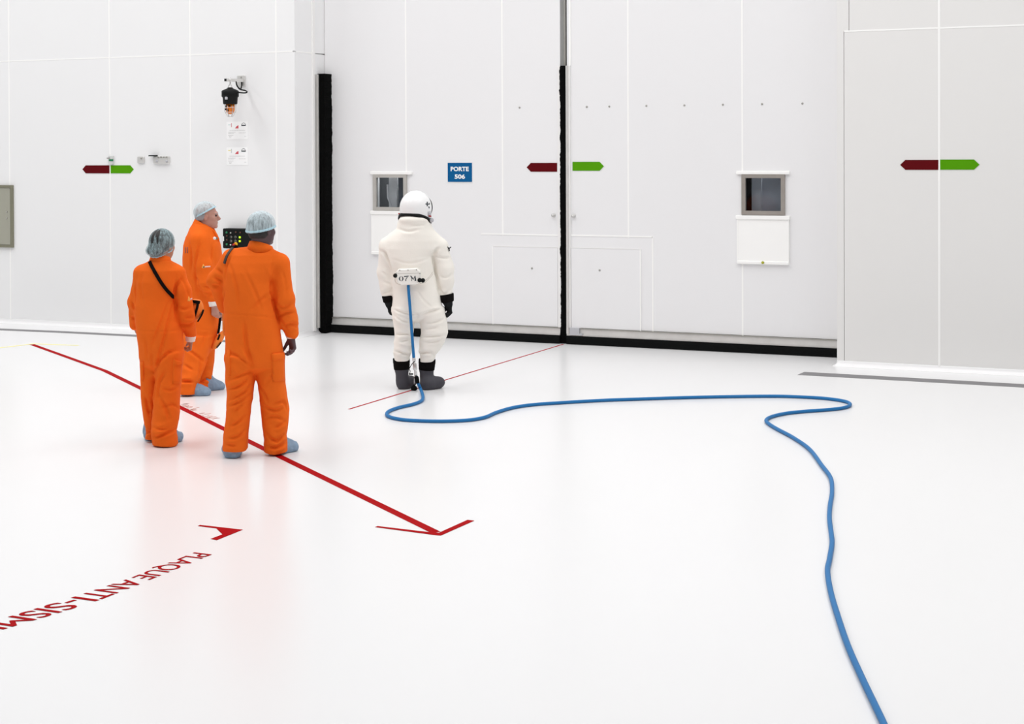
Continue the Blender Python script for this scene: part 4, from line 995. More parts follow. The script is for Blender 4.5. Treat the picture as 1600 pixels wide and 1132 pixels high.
# ------------------------------------------------------------------ woman with a bun
def visitor_w():
    g = Figure(252, 694, 'woman in orange coverall with hair bun under a net, leftmost visitor'); L = g.L; e = g.e
    H_ = unit((.42, .9, 0)); C = L(254.5, 383.5, .02)
    shL = L(222, 427, .0); shR = L(277, 428, .02); elL = L(212, 472, .05); wrL = L(211, 508, .12)
    elR = L(287.5, 486, .03); wrR = L(298, 526, .10)
    torso = g.loft([(407, 236, 264, .02, .075), (413, 226, 274, .02, .10), (422, 216, 281, .01, .12), (440, 213, 276, 0, .13), (470, 213.5, 273, 0, .132), (500, 213, 277.5, 0, .138), (520, 214, 285, 0, .142), (540, 217, 286, 0, .142), (558, 219, 285.5, 0, .135), (568, 223, 282, 0, .12), (581, 238, 266, 0, .05)], .03)
    legL = g.loft([(550, 219.5, 254, .04, .115), (575, 221, 252, .05, .11), (600, 222, 249, .06, .105), (630, 222.5, 247, .08, .10), (655, 226, 246, .10, .09), (672, 231, 246, .12, .08), (684, 228.5, 246, .12, .085)], .012)
    legR = g.loft([(550, 247, 285.8, -.02, .12), (575, 246.5, 284, -.03, .115), (600, 245, 281.5, -.04, .11), (630, 242.5, 280.5, -.05, .105), (655, 239.5, 279, -.06, .10), (672, 238.5, 274.5, -.07, .10), (684, 238.5, 276, -.07, .105), (694.5, 240, 277, -.07, .11)], .012)
    nb = L(251, 415, .02)
    P = [torso, Cone(nb, shL, .048, .058, .05), Cone(nb, shR, .048, .058, .05), legL, legR,
         Cone(shL, elL, .060, .050, .03), Cone(elL, wrL, .052, .043, .03), Cone(shR, L(285, 455, .02), .058, .060, .025), Cone(L(285, 455, .02), L(289.5, 492, .03), .060, .069, .03), Cone(L(290.5, 494, .03), L(298, 522, .09), .066, .044, .02)]
    fo = [Fold(L(290, 495, -.04), .10, (.2, 0, 1), .055, .010), Fold(L(286, 455, -.04), .10, (.2, 0, 1), .06, .006), Fold(L(208, 480, .0), .10, (-.2, 0, 1), .055, .008),
          Fold(L(256, 680, -.15), .13, (-.25, 0, 1), .06, .011), Fold(L(236, 670, .0), .10, (.25, 0, 1), .05, .009), Fold(L(262, 615, -.12), .2, (-.5, 0, 1), .10, .009), Fold(L(235, 600, -.02), .15, (.6, 0, 1), .08, .008),
          Fold(L(255, 560, -.12), .18, (-.7, 0, 1), .09, .010), Fold(L(245, 450, -.13), .26, (1, 0, .4), .13, .008, 1.0, 'sin'), Fold(L(248, 500, -.13), .22, (1, 0, .6), .11, .008, 1.0, 'sin')]
    S0 = Solid(P)
    def wl(pts, w, dep): return g.creases(S0, [[q[:2] for q in pts]], w, dep)
    fo += wl([(213, 516, -.02), (230, 518, -.12), (255, 518.5, -.145), (275, 516.5, -.10), (286, 515, -.03)], .008, .005)
    fo += wl([(274.5, 430, -.07), (273, 452, -.08), (271, 466, -.10), (275.5, 478, -.08), (274, 490, -.08), (281, 507, -.07)], .016, .016)
    fo += wl([(247, 578, -.10), (244.5, 609, -.08), (241, 636, -.08), (237.5, 660, -.07)], .015, .018) + wl([(212.5, 440, -.05), (212.5, 500, -.03)], .012, .012)
    fo += wl([(276, 671, -.1), (262, 677, -.17), (245, 684, -.15)], .014, .016)
    fo += g.creases(S0, [[(265, 471), (250, 509), (235, 549), .7], [(271, 470), (260, 519), (250, 554), (246, 574), 1], [(270, 549), (253, 560), (245, 574), 1.4], [(237.5, 549), (240, 579), .8], [(227.5, 529), (232, 564), .7], [(260, 579), (250, 599), (247.5, 629), .9], [(247, 614), (260, 639), (265, 659), .8], [(227, 614), (235, 654), .8],
        [(281, 505), (294, 508), (304, 503), 1.4], [(288, 496), (303, 497), 1], [(285, 434), (276, 446), (273, 459), 1], [(277, 478), (288, 484), (299, 480), .8], [(211, 446), (213, 464), .8], [(206, 471), (214, 484), .8], [(205, 494), (212, 499), .8], [(222, 425), (219, 450), (224, 480), .6], [(280, 430), (290, 450), (296, 470), .5],
        [(240, 684), (258, 678), (275, 670), 1.5], [(240, 668), (255, 672), (268, 668), .9], [(229, 680), (236, 672), .8], [(250, 640), (268, 632), (279, 640), .7], [(250, 605), (266, 610), (279, 604), .6]])
    S = Solid(P, fo, weave=.0012); cov = S.mesh('coverall', M_ORANGE, e, .0075)
    B = []; at, A = head(B, C, H_, sc=.95, neck=L(252, 412, .02))
    ch = L(245, 450, .0); pv = L(250, 545, .0)
    B += [Cone(L(252, 412, .02), ch, .05, .085, .03), Cone(ch, pv, .09, .095, .03)]
    for sh, el, wr in ((shL, elL, wrL), (shR, elR, wrR)): B += [Cone(ch+(sh-ch)*.3, sh, .042, .034, .03), Cone(sh, el, .036, .031, .02), Cone(el, wr, .030, .023, .02)]
    B += [Cone(pv, L(237, 560, .05), .07, .065, .03), Cone(L(237, 560, .05), L(236, 630, .08), .06, .044, .03), Cone(L(236, 630, .08), L(238, 683, .12), .042, .032, .02),
          Cone(pv, L(266, 560, -.02), .07, .065, .03), Cone(L(266, 560, -.02), L(262, 630, -.05), .06, .046, .03), Cone(L(262, 630, -.05), L(258, 690, -.07), .042, .032, .02)]
    wr = L(297.5, 532, .10); B.append(Cone(wrR, wr, .025, .024, .01))
    hand(B, wr, (-.08, .35, -1), (-.75, -.2, .1), True, .80, curl=(.8, 1.1, .7), r=1.15)
    hand(B, wrL, (.1, .7, -.6), (.8, 0, -.2), False, .85)
    Solid(B).mesh('body', M_SKINW, e, .005)
    bun = [Ell(at(-.085, -.012, -.038), (.055, .082, .052), A, .025)]
    net(g, at, A, C, e, -.062, .40, rad=(.108, .094, .104), off=(-.014, 0, .030), extra=bun, m=M_NETW, hair=(M_HAIRD, .02), hair_rad=(.111, .096, .106), pleat=.0015)
    collar(g, L(250, 412.5, .02), L(251, 400.5, .02), (.092, .085), (.074, .072), H_, .6, cov, M_ORANGE, h=-.015)
    cuff(L(298, 523, .09), L(297.6, 533, .10), .040, .036, e)
    p = g.patch(S, ((270, 563), (284, 565), (281.5, 601), (269, 600)), 'pocket', M_ORANGE, cov, .010)
    g.patch(S, ((270.5, 561), (285, 567), (284, 570), (271, 572)), 'pocket_flap', M_ORANGE, p, .018)
    g.patch(S, ((220.5, 566), (224.5, 565), (225, 594), (222.5, 596)), 'pocket', M_ORANGE, cov, .012)
    em = g.patch(S, ((294.4, 463.6), (295.6, 463.6), (297.4, 471), (293, 471)), 'sleeve_emblem', mat('flame_yellow', srgb('F2A848'), rough=.6), cov, .004, 4)
    g.patch(S, ((297, 466.8), (300, 465.8), (300.1, 468.2), (297.1, 469.2)), 'emblem_lettering', mat('pale_pink_print', srgb('F0C8C0'), rough=.6), em, .004, 4)
    shoe(g, g.F(251, 696)+[0, .06, 0], g.F(281, 690.5)+[0, .06, 0], e, wd=.048, hgt=.07)
    shoe(g, L(236, 685, .13)*[1, 1, 0], L(241, 684, .36)*[1, 1, 0], e, wd=.042, hgt=.07)
    b = empty('shoulder_bag', tuple(g.root), YAW); tag(b, 'orange pouch on a black strap across the woman\'s back', 'bag', 'shoulder bags of the visitors')
    g.ribbon(S, [(234, 409.5), (238, 418), (244.5, 429.5), (252, 442), (260, 453), (266, 459.5), (270.5, 464.5)], .026, 'strap', M_STRAP, b)
    # pouch hanging on her right, in front of the arm
    c = L(306, 484, .13); ax = [unit((1, .3, -.12)), unit((-.3, 1, 0)), unit((.15, 0, 1))]
    pch = Solid([Ell(c, (.060, .075, .088), ax, .02)], post=lambda Q, d: np.maximum(d, np.abs((Q-c)@ax[2])-.078)).mesh('pouch', M_ORANGE2, b, .006)
    def pt(x, y, d): return L(x, y, d)
    def belt(pts, w, name):
        Q = smooth_path(pts, 5); T = np.gradient(Q, axis=0); T /= vlen(T)[:, None]; N = np.array([0.2, -1, .1]); Sd = np.cross(T, N); Sd /= vlen(Sd)[:, None]
        vs = []; fs = []
        for q, s_ in zip(Q, Sd): vs += [q+s_*w/2, q-s_*w/2, q-s_*w/2+[0, .02, 0], q+s_*w/2+[0, .02, 0]]
        for i in range(len(Q)-1):
            for k in range(4): fs.append((i*4+k, i*4+(k+1) % 4, i*4+4+(k+1) % 4, i*4+4+k))
        fs += [(0, 1, 2, 3), tuple((len(Q)-1)*4+k for k in range(4))]; MB().add(vs, fs).build(name, M_STRAP, pch, rel=True)
    belt([pt(308.8, 475, .055), pt(307.5, 482, .046), pt(305.2, 490, .046), pt(302.5, 498.5, .055)], .016, 'pouch_band')
    belt([pt(317.5, 484.5, .10), pt(315.5, 491, .075), pt(312, 497.5, .062), pt(308.5, 503, .06)], .010, 'pouch_band')
    belt([pt(300, 471.5, .06), pt(305, 472, .058), pt(312, 473, .08)], .022, 'pouch_flap')
visitor_w()

# ------------------------------------------------------------------ older man in profile, behind the other two
def visitor_b():
    g = Figure(312, 613, 'older man in orange coverall seen in profile by the control box'); L = g.L; e = g.e
    H_ = unit((1, .10, 0)); C = L(323.3, 337.8, .0)
    shR = L(312, 377, -.13); elR = L(319, 430, -.16); wrR = L(333, 468, -.14); shL = L(316, 377, .17); elL = L(322, 430, .22); wrL = L(340, 480, .20)
    torso = g.loft([(350, 303, 327, .02, .10), (357, 299, 334, .02, .14), (370, 291.5, 340, .02, .18), (384, 287.5, 344.5, .02, .20), (402, 286, 346.5, .02, .195), (430, 285.5, 345.5, .02, .185), (460, 285.5, 343, .02, .18), (490, 285, 341, .02, .185), (515, 285.5, 340, .02, .19), (535, 287, 338, .02, .18), (543, 291, 333, .02, .15), (556, 302, 324, .02, .06)], .03)
    legN = g.loft([(525, 287.5, 332, -.07, .12), (545, 288, 326, -.09, .12), (565, 287, 321, -.12, .115), (585, 284.5, 314, -.16, .11), (600, 281.5, 308, -.19, .105), (614.5, 279.5, 306, -.21, .105)], .02)
    legF = g.loft([(525, 300, 338.5, .10, .12), (545, 301, 335.5, .11, .115), (565, 303, 334.6, .12, .11), (580, 304, 332, .13, .10), (590, 305, 331.5, .13, .10), (598, 306, 328.5, .13, .10), (604, 307, 329.5, .13, .105), (611, 309, 325, .13, .10)], .02)
    nb = L(314, 363, .02)
    P = [torso, Cone(nb, shR+[0, .03, .01], .085, .088, .05), Cone(nb, shL+[0, -.03, .01], .085, .085, .05), legN, legF,
         Cone(shR, L(317.5, 415, -.15), .085, .082, .02), Cone(L(317.5, 415, -.15), L(321, 441, -.16), .082, .078, .03), Cone(L(321, 441, -.16), L(333, 468, -.14), .076, .046, .03),
         Cone(shL, elL, .08, .07, .03), Cone(elL, wrL, .068, .046, .03)]
    fo = [Fold(L(326, 452, -.22), .10, (-.3, 0, 1), .05, .009), Fold(L(318, 420, -.22), .12, (.3, 0, 1), .09, .006), Fold(L(296, 603, -.2), .13, (-.15, 0, 1), .06, .010), Fold(L(318, 597, .02), .13, (.2, 0, 1), .06, .010),
          Fold(L(305, 555, -.18), .22, (-.7, 0, 1), .12, .010), Fold(L(295, 440, -.15), .22, (1, 0, .1), .11, .010, 1.0, 'sin'), Fold(L(325, 500, -.15), .22, (1, 0, .3), .11, .010, 1.0, 'sin'), Fold(L(300, 370, -.12), .12, (1, 0, .6), .07, .006)]
    S0 = Solid(P)
    def wl(pts, w, dep): return g.creases(S0, [[q[:2] for q in pts]], w, dep)
    fo += wl([(307, 400, -.18), (304.5, 427, -.19), (308.5, 441, -.20), (314, 455, -.20), (324, 467, -.18)], .018, .02)
    fo += wl([(310, 515, -.18), (325, 516, -.17), (340, 517, -.1)], .008, .005)
    fo += wl([(283, 597, -.2), (295, 597, -.21), (302, 598.5, -.18)], .014, .018) + wl([(316, 552, -.1), (311, 580, -.1), (307, 596, -.1)], .018, .02)
    fo += g.creases(S0, [[(307, 396), (305, 434), (311, 464), 1], [(317, 446), (331, 451), 1.1], [(317, 455), (330, 459), (339, 455), 1.2], [(322, 463), (337, 461), 1], [(300, 471), (307, 515), .8], [(290, 544), (308, 557), (318, 566), 1], [(325, 552), (312, 586), 1.2], [(284, 597), (301, 596), 1.6], [(306, 600), (328, 590), 1.2], [(288, 570), (302, 580), .9], [(320, 590), (329, 597), 1], [(296, 375), (300, 400), (297, 430), .7], [(313, 372), (309, 395), (307, 412), 1.1], [(322, 520), (314, 545), .7], [(333, 380), (330, 400), (334, 430), .6]])
    S = Solid(P, fo, weave=.0012); cov = S.mesh('coverall', M_ORANGE, e, .008)
    B = []; at, A = head(B, C, H_, u=(.05, 0, 1), sc=1.0, neck=L(315, 360, .01))
    ch = L(315, 400, .02); pv = L(313, 525, .02)
    B += [Cone(L(315, 360, .01), ch, .06, .11, .03), Cone(ch, pv, .11, .11, .03)]
    for sh, el, wr in ((shR, elR, wrR), (shL, elL, wrL)): B += [Cone(ch+(sh-ch)*.3, sh, .05, .04, .03), Cone(sh, el, .042, .036, .02), Cone(el, wr, .035, .027, .02)]
    B += [Cone(pv, L(308, 540, -.08), .08, .07, .03), Cone(L(308, 540, -.08), L(302, 572, -.11), .065, .05, .03), Cone(L(302, 572, -.11), L(292, 609, -.20), .045, .036, .02),
          Cone(pv, L(318, 540, .11), .08, .07, .03), Cone(L(318, 540, .11), L(319, 572, .12), .065, .05, .03), Cone(L(319, 572, .12), L(317, 606, .13), .045, .036, .02)]
    wr = L(335, 477, -.14); B.append(Cone(wrR, wr, .03, .028, .01))
    hand(B, wr, (.10, .0, -1), (.35, 1, .1), True, 1.0, curl=(.7, 1.0, .7), r=1.15, thumb_open=.35)
    hand(B, wrL, (.4, 0, -.9), (0, -1, .1), False, 1.0)
    body = Solid(B).mesh('body', M_SKINB, e, .005)
    for s_ in (-1, 1):
        MB().lathe(at(.087, s_*.033, .004), [(.0005, -.009), (.006, -.006), (.0085, 0), (.006, .006), (.0005, .009)], axis=A[0], n=14).build('eye', M_HAIRD, body, rel=True)
        MB().tube([at(.095, s_*.012, .022), at(.097, s_*.030, .027), at(.086, s_*.050, .021)], .005, n=6).build('eyebrow', M_HAIRG, body, rel=True)
    Solid([Ell(at(-.030, 0, .000), (.084, .082, .080), A, .02)], post=lambda Q, d: np.maximum(d, -((Q-C)@A[2]+.040-.9*np.maximum(0, (Q-C)@A[0]+.035)))).mesh('hair', M_HAIRG, e, .005)
    net(g, at, A, C, e, .038, .55, rad=(.106, .090, .098), off=(-.016, 0, .042), hair=None)
    collar(g, L(316, 362, .02), L(318.5, 349, .01), (.128, .135), (.082, .088), H_, 1.1, cov, M_ORANGE, h=-.045)
    # open lapel with white badge
    g.patch(S, ((331, 359), (337, 366), (342, 378), (336.5, 370)), 'lapel', M_ORANGE, cov, .018)
    MB().lathe(L(335.4, 372.5, -.16), [(.014, 0), (.014, .005), (.008, .007)], axis=(0, -1, 0), n=14).build('badge', M_WHITEPR, cov, rel=True)
    g.patch(S, ((337, 368.5), (340, 370.5), (341, 374.5), (337, 373.5)), 'collar_tab', mat('grey_green_tab', srgb('6A7A74'), rough=.7), cov, .012, 4)
    cuff(L(332.6, 467.5, -.14), L(334.3, 478.5, -.14), .046, .044, e)
    em = g.patch(S, ((317.4, 413.2), (318.4, 413.2), (320.8, 419.2), (314.6, 419.2)), 'sleeve_emblem', mat('flame_yellow', srgb('F2A848'), rough=.6), cov, .004, 4)
    g.patch(S, ((320, 416), (328.5, 415.6), (328.6, 417.6), (320.2, 418.2)), 'emblem_lettering', mat('pale_pink_print', srgb('F0C8C0'), rough=.6), em, .004, 5)
    g.patch(S, ((317, 416.2), (319.3, 416), (319.6, 418.4), (317, 418.6)), 'emblem_mark', M_INKD, em, .006, 4)
    for k, x in enumerate((289, 292)): g.patch(S, ((x, 386), (x+1.6, 386.3), (x+1.8, 396), (x+.2, 395.6)), 'back_print', mat('faded_brown_print', srgb('A05038'), rough=.7), cov, .003, 4)
    shoe(g, g.F(283, 619.5)+[0, .05, 0], g.F(326.5, 619.5)+[0, .05, 0], e, wd=.055, hgt=.080)
    shoe(g, g.F(312, 612)+[0, .05, 0], g.F(348.5, 609.5)+[0, .05, 0], e, wd=.055, hgt=.085)
    b = empty('shoulder_bag', tuple(g.root), YAW); tag(b, 'small orange pouch at the front of the man in profile', 'bag', 'shoulder bags of the visitors')
    c = L(341.3, 532, -.02); ax = [unit((.75, 0, -.45)), np.array([0, 1., 0]), unit((.45, 0, .75))]
    pch = Solid([Ell(c, (.036, .085, .105), ax, .02)], post=lambda Q, d: np.maximum(d, np.abs((Q-c)@ax[2])-.092)).mesh('pouch', M_ORANGE2, b, .006)
    def strip3(pts, w, name, par, dy=.012):
        Q = smooth_path(pts, 4); T = np.gradient(Q, axis=0); T /= vlen(T)[:, None]; Sd = np.cross(T, [0, -1., 0]); Sd /= vlen(Sd)[:, None]; vs = []; fs = []
        for q, s_ in zip(Q, Sd): vs += [q+s_*w/2, q-s_*w/2, q-s_*w/2+[0, dy, 0], q+s_*w/2+[0, dy, 0]]
        for i in range(len(Q)-1):
            for k in range(4): fs.append((i*4+k, i*4+(k+1) % 4, i*4+4+(k+1) % 4, i*4+4+k))
        fs += [(0, 1, 2, 3), tuple((len(Q)-1)*4+k for k in range(4))]; MB().add(vs, fs).build(name, M_STRAP, par, rel=True)
    strip3([L(343, 523, -.10), L(341.5, 528, -.11), L(339.5, 532.5, -.10)], .016, 'pouch_band', pch)
    strip3([L(345.5, 535, -.08), L(342, 540, -.085), L(338.5, 544, -.08)], .009, 'pouch_band', pch)
    strip3([L(341, 522, .0), L(343.5, 500, .06), L(345, 460, .1), L(343, 400, .12), L(333, 362, .14)], .02, 'strap', b)
visitor_b()

# ------------------------------------------------------------------ person in the ivory pressure suit
def astronaut():
    g = Figure(652, 608, 'person in ivory protective suit and white helmet seen from behind, facing the door'); L = g.L; e = g.e
    shL = L(606, 384, .0); shR = L(686, 386, .0); wrL = L(606.5, 462, .03); wrR = L(698, 461, .0)
    torso = g.loft([(352, 626, 670, .0, .13), (358, 624, 672, .0, .15), (366, 616, 677, .0, .165), (376, 607, 683, .0, .175), (388, 602, 684, .0, .18), (400, 604, 677, .0, .18), (426, 611, 679, .0, .18), (450, 614.5, 685, .0, .18), (470, 613.5, 689, .0, .185), (486, 612, 693, .0, .18), (494, 617, 690, .0, .15), (502, 636, 670, .0, .06)], .03)
    legL = g.loft([(480, 612, 649, .0, .155), (500, 614.5, 647.5, .0, .15), (520, 617.5, 645.5, .0, .13), (540, 616, 642.5, .0, .12), (550, 615.5, 641.5, .0, .118), (555, 616.5, 641, .0, .108), (562, 617, 639, .0, .10)], .012)
    legR = g.loft([(480, 654, 694, .0, .155), (500, 657, 698, .0, .15), (520, 659, 699.5, .0, .14), (535, 656, 695, .0, .13), (548, 655.5, 686, .0, .118), (555, 656.5, 680, .0, .108), (564, 657, 678, .0, .10)], .012)
    P = [torso, Cone(L(633, 368, .0), shL, .10, .082, .05), Cone(L(663, 368, .0), shR, .10, .085, .05), legL, legR,
         Cone(shL+[.0, 0, -.01], L(601.5, 425, .02), .082, .070, .02), Cone(L(601.5, 425, .02), L(605, 456, .03), .068, .062, .03),
         Cone(shR, L(694, 420, .0), .085, .086, .02), Cone(L(694, 420, .0), L(696, 440, .0), .086, .076, .03), Cone(L(696, 440, .0), L(697, 458, .0), .074, .062, .03)]
    # soft neck bellows under the ring
    P += [Ell(L(647.5, 352, .02), (.162, .16, .075), None, .03), Ell(L(647.5, 345, .03), (.150, .15, .06), None, .03), Ell(L(647, 344, -.05), (.135, .105, .055), None, .03)]
    S0 = Solid(P)
    def wl(pts, w, dep): return g.creases(S0, [[q[:2] for q in pts]], w, dep)
    fo = [Fold(L(630, 545, -.1), .14, (.1, 0, 1), .075, .012), Fold(L(676, 540, -.1), .16, (-.25, 0, 1), .085, .013), Fold(L(630, 505, -.12), .14, (.5, 0, 1), .08, .010), Fold(L(676, 500, -.12), .15, (-.4, 0, 1), .09, .010),
          Fold(L(692, 420, -.05), .14, (.3, 0, 1), .09, .008), Fold(L(600, 430, 0), .14, (-.2, 0, 1), .08, .007), Fold(L(645, 410, -.18), .26, (.3, 0, 1), .16, .007, 1.0, 'sin'), Fold(L(650, 470, -.18), .2, (1, 0, .5), .15, .007, 1.0, 'sin')]
    fo += wl([(600, 392, -.08), (608, 408, -.12), (612, 425, -.13), (615, 455, -.1)], .018, .022) + wl([(676.5, 396, -.12), (678, 420, -.13), (683, 446, -.12), (691, 460, -.08)], .018, .022)
    fo += wl([(684, 386, -.16), (677, 396, -.14)], .015, .012)
    fo += wl([(623, 358, -.12), (632, 361, -.17), (642, 361.5, -.18), (656, 358.5, -.17)], .013, .020) + wl([(641, 354, -.17), (655, 352.8, -.16), (664, 352.5, -.13)], .010, .010)
    fo += wl([(651, 488, -.17), (652, 500, -.15)], .02, .015)
    fo += wl([(613, 486, -.12), (626, 494, -.16), (640, 497, -.17), (652, 493, -.17)], .016, .012) + wl([(656, 492, -.17), (672, 489, -.17), (690, 484, -.12)], .016, .012)
    fo += wl([(600, 455, -.04), (615, 450, -.05)], .010, .008)
    fo += wl([(615, 551, -.1), (628, 553.5, -.12), (641, 556, -.1)], .012, .014) + wl([(656, 553, -.1), (668, 552, -.12), (682, 556, -.1)], .012, .014)
    fo += g.creases(S0, [[(613, 482), (632, 489.5), (653, 491.5), 1.2], [(693, 482), (677, 485.5), (656, 491.5), 1.2], [(615, 491), (629, 501.5), (640, 503), 1], [(617, 499), (628, 507), .8], [(657, 505), (678, 504), (694, 499), 1.1], [(658, 527), (676, 526), (697, 523), 1.3], [(618, 523), (642, 522), 1.2], [(624, 535), (640, 530), 1], [(662, 536), (680, 534), (692, 530), 1], [(617, 548), (640, 554), 1.4], [(656, 552), (672, 550), (683, 557), 1.4], [(664, 515), (684, 512), .8],
        [(676, 399), (688, 386), 1.6], [(677.5, 400), (694, 404), (704, 402), 1.1], [(592, 391.5), (602, 396.5), (610, 413), (614, 431), 1.7], [(596, 459.5), (613, 454), 1.4], [(686, 450), (694, 460), (704, 452), 1.1], [(684, 428), (696, 434), (706, 428), .9], [(596, 425), (606, 432), .8], [(598, 440), (610, 444), .7], [(612, 405), (640, 412), (672, 404), .5], [(652, 455), (662, 470), (676, 482), .6], [(676, 430), (682, 450), (690, 466), .9]], .013, .017)
    rc = L(648, 344.5, .03); n_ = unit((.20, .42, 1)); a1 = unit((1, 0, -.20)); a2 = np.cross(n_, a1)
    S = Solid(P, fo, weave=.001, post=lambda Q_, d: np.maximum(d, (Q_-rc)@n_+.010)); suit = S.mesh('suit', M_SUIT, e, .008)
    # helmet: dome, black visor edge, neck ring, side fittings
    hc = L(649.5, 328, .02)
    f = unit((.42, .9, 0)); up = unit((.06, -.02, 1)); r = np.cross(f, up); A = [f, r, up]
    HP = [Ell(hc+[0, 0, .028], (.150, .137, .152), A, .03), Cone(hc+[-.004, 0, -.12], hc+[0, 0, .01], .141, .136, .06)]
    HS = Solid(HP, post=lambda Q_, d: np.maximum(d, -((Q_-rc)@n_+.004)))
    shell = HS.mesh('helmet', M_HELM, e, .006)
    # neck ring: tilted elliptic band, higher at the back
    vs = []; fs = []; K = 48
    prof = [(1.0, -.024), (1.03, -.010), (1.03, .012), (.985, .020), (.90, .0)]
    for k in range(K):
        t = 2*math.pi*k/K
        for s_, h_ in prof: vs.append(rc+(a1*.157*math.cos(t)+a2*.172*math.sin(t))*s_+n_*h_)
    m_ = len(prof)
    for k in range(K):
        for j in range(m_): fs.append((k*m_+j, k*m_+(j+1) % m_, ((k+1) % K)*m_+(j+1) % m_, ((k+1) % K)*m_+j))
    ring = MB().add(vs, fs, True).build('neck_ring', M_BLACK, e, rel=True)
    # visor surround on the front
    arc = []
    for t in np.linspace(-.7, math.pi+.7, 40):
        arc.append(hc+f*.106+r*.112*math.cos(t)+up*(.020+.112*math.sin(t)))
    MB().tube(arc, .012, n=10).build('visor_rim', M_BLACK, shell, rel=True)
    Solid([Ell(hc+f*.07+up*.02, (.100, .100, .105), A, .02)]).mesh('visor', mat('smoked_visor', (.03, .03, .035), rough=.1, spec=.7), shell, .008)
    for q in (((666.6, 315.5), (668.4, 315.5), (668.4, 322.5), (666.6, 322.5)), ((664.8, 318), (669.8, 318.4), (669.8, 320.2), (664.8, 319.8)), ((670.2, 317.3), (671.5, 317.5), (671.5, 320), (670.2, 319.8)), ((669.2, 322.6), (670.8, 323), (671.2, 326), (669.8, 325.6))):
        g.patch(HS, q, 'stencil_mark', M_INKD, shell, .0015, 4, False)
    g.patch(HS, ((668.2, 331), (671.8, 330), (672.2, 339), (668.8, 339.5)), 'side_latch', M_GREYOBJ, shell, .018, 5)
    g.patch(HS, ((668.5, 336), (671, 336.2), (671.5, 339), (669, 338.6)), 'red_catch', M_REDB, shell, .026, 4)
    p = L(673, 344, -.02); MB().lathe(p, [(.010, -.01), (.022, 0), (.022, .02), (.012, .028)], axis=(.6, -.8, 0), n=12).build('hose_port', M_GREYOBJ, ring, rel=True)
    p = L(624.3, 334.5, .04); MB().lathe(p, [(.006, -.02), (.008, 0), (.008, .012), (.004, .016)], axis=(-.5, -.8, .2), n=10).build('red_pin', M_REDB, ring, rel=True)
    # gloves with wide cuffs
    for side, (a, b, c, ra, rb) in (('l', (L(606, 462.5, .03), L(607.3, 472, .03), L(608, 476, .03), .056, .050)), ('r', (L(697.6, 460.5, .0), L(699.6, 472, .0), L(700.5, 475.5, .0), .068, .058))):
        B = [Cone(b, c, rb*.86, rb*.72, .02)]
        if side == 'l': hand(B, L(607.5, 474, .03), (.25, .1, -1), (.8, -.5, 0), False, .88, curl=(.25, .4, .3), r=1.45)
        else: hand(B, L(702, 474.5, .0), (.02, 0, -1), (-.85, -.5, .1), True, 1.0, curl=(.62, .6, .4), r=1.5, thumb_open=.5)
        gl = Solid(B).mesh('glove', M_GLOVE, e, .005)
        d = unit(b-a); MB().lathe(a-d*.004, [(ra, 0), (ra*1.03, .01), (rb*1.04, np.linalg.norm(b-a)), (rb*.95, np.linalg.norm(b-a)+.006)], axis=b-a, n=24).build('glove_cuff', M_STRAP, gl, rel=True)
    # boots with turned black tops
    def boot(top, bot, ank, heel, toe, rt, ra):
        H = np.array(heel); T = np.array(toe); f_ = unit(T-H); s_ = np.cross(f_, [0, 0, 1.]); AX = [f_, s_, np.array([0, 0, 1.])]; Ln = np.linalg.norm(T-H)
        P = [Cone(bot, ank, rt*.93, ra, .04), Cone(ank, H+f_*.07+[0, 0, .06], ra, .062, .04), Ell(H+f_*.065+[0, 0, .05], (.075, .056, .062), AX, .04), Ell(H+f_*Ln*.5+[0, 0, .045], (Ln*.36, .055, .052), AX, .04), Ell(T-f_*.072+[0, 0, .055], (.078, .064, .060), AX, .03)]
        o = Solid(P, post=lambda Q, d: np.maximum(d, .003-Q[:, 2])).mesh('boot', M_BOOT, e, .006)
        ax = np.array(bot)-np.array(top); hh = np.linalg.norm(ax)
        MB().lathe(top, [(rt*.9, -.006), (rt*1.06, 0), (rt*1.07, hh*.35), (rt*1.03, hh*.5), (rt*1.04, hh*.6), (rt*.98, hh*.98), (rt*.90, hh)], axis=ax, n=28).build('boot_top', M_STRAP, o, rel=True)
    boot(L(627, 560, .0), L(627.8, 577.5, .0), L(628.5, 592, .0), g.F(623.5, 610)+[0, .04, 0], g.F(646.5, 606.5)+[0, .09, 0], .076, .050)
    boot(L(667.5, 561.5, .0), L(666.5, 578.5, .0), L(667, 592, .0), g.F(659, 611)+[0, .04, 0], g.F(692.5, 607.5)+[0, .06, 0], .076, .056)
    # shoulder marks
    for a, b in (((697.2, 385.8), (700, 388.6)), ((703.2, 386), (700.2, 388.6)), ((700, 388), (700.8, 392.5))):
        (x0, y0), (x1, y1) = a, b; dx, dy = x1-x0, y1-y0; q = math.hypot(dx, dy); nx, ny = -dy/q*.7, dx/q*.7
        p0, p1 = L(x0+1.5, y0, -.035), L(x1+1.5, y1, -.035); bar(MB(), p0+0., p1+[1e-4, 0, 0], .012, .009).build('shoulder_mark', M_BLACK, suit, rel=True)
    # air supply box on the back
    dB = -.24
    def Q(x, y): return L(x, y, dB)
    poly = [(622, 421.3), (651.5, 419.6), (656.5, 424), (657.5, 437), (653, 443.8), (648, 445.3), (626.5, 445.6), (621, 441.5), (619, 436), (619, 425)]
    pv = [Q(*p) for p in poly]; cc = np.mean(pv, 0)
    vs = [p+[0, .09, 0] for p in pv]+[p+[0, .015, 0] for p in pv]+[cc+(p-cc)*.93 for p in pv]; n = len(pv)
    fs = [tuple(range(n-1, -1, -1)), tuple(range(2*n, 3*n))]+[(j*n+i, j*n+(i+1) % n, (j+1)*n+(i+1) % n, (j+1)*n+i) for j in range(2) for i in range(n)]
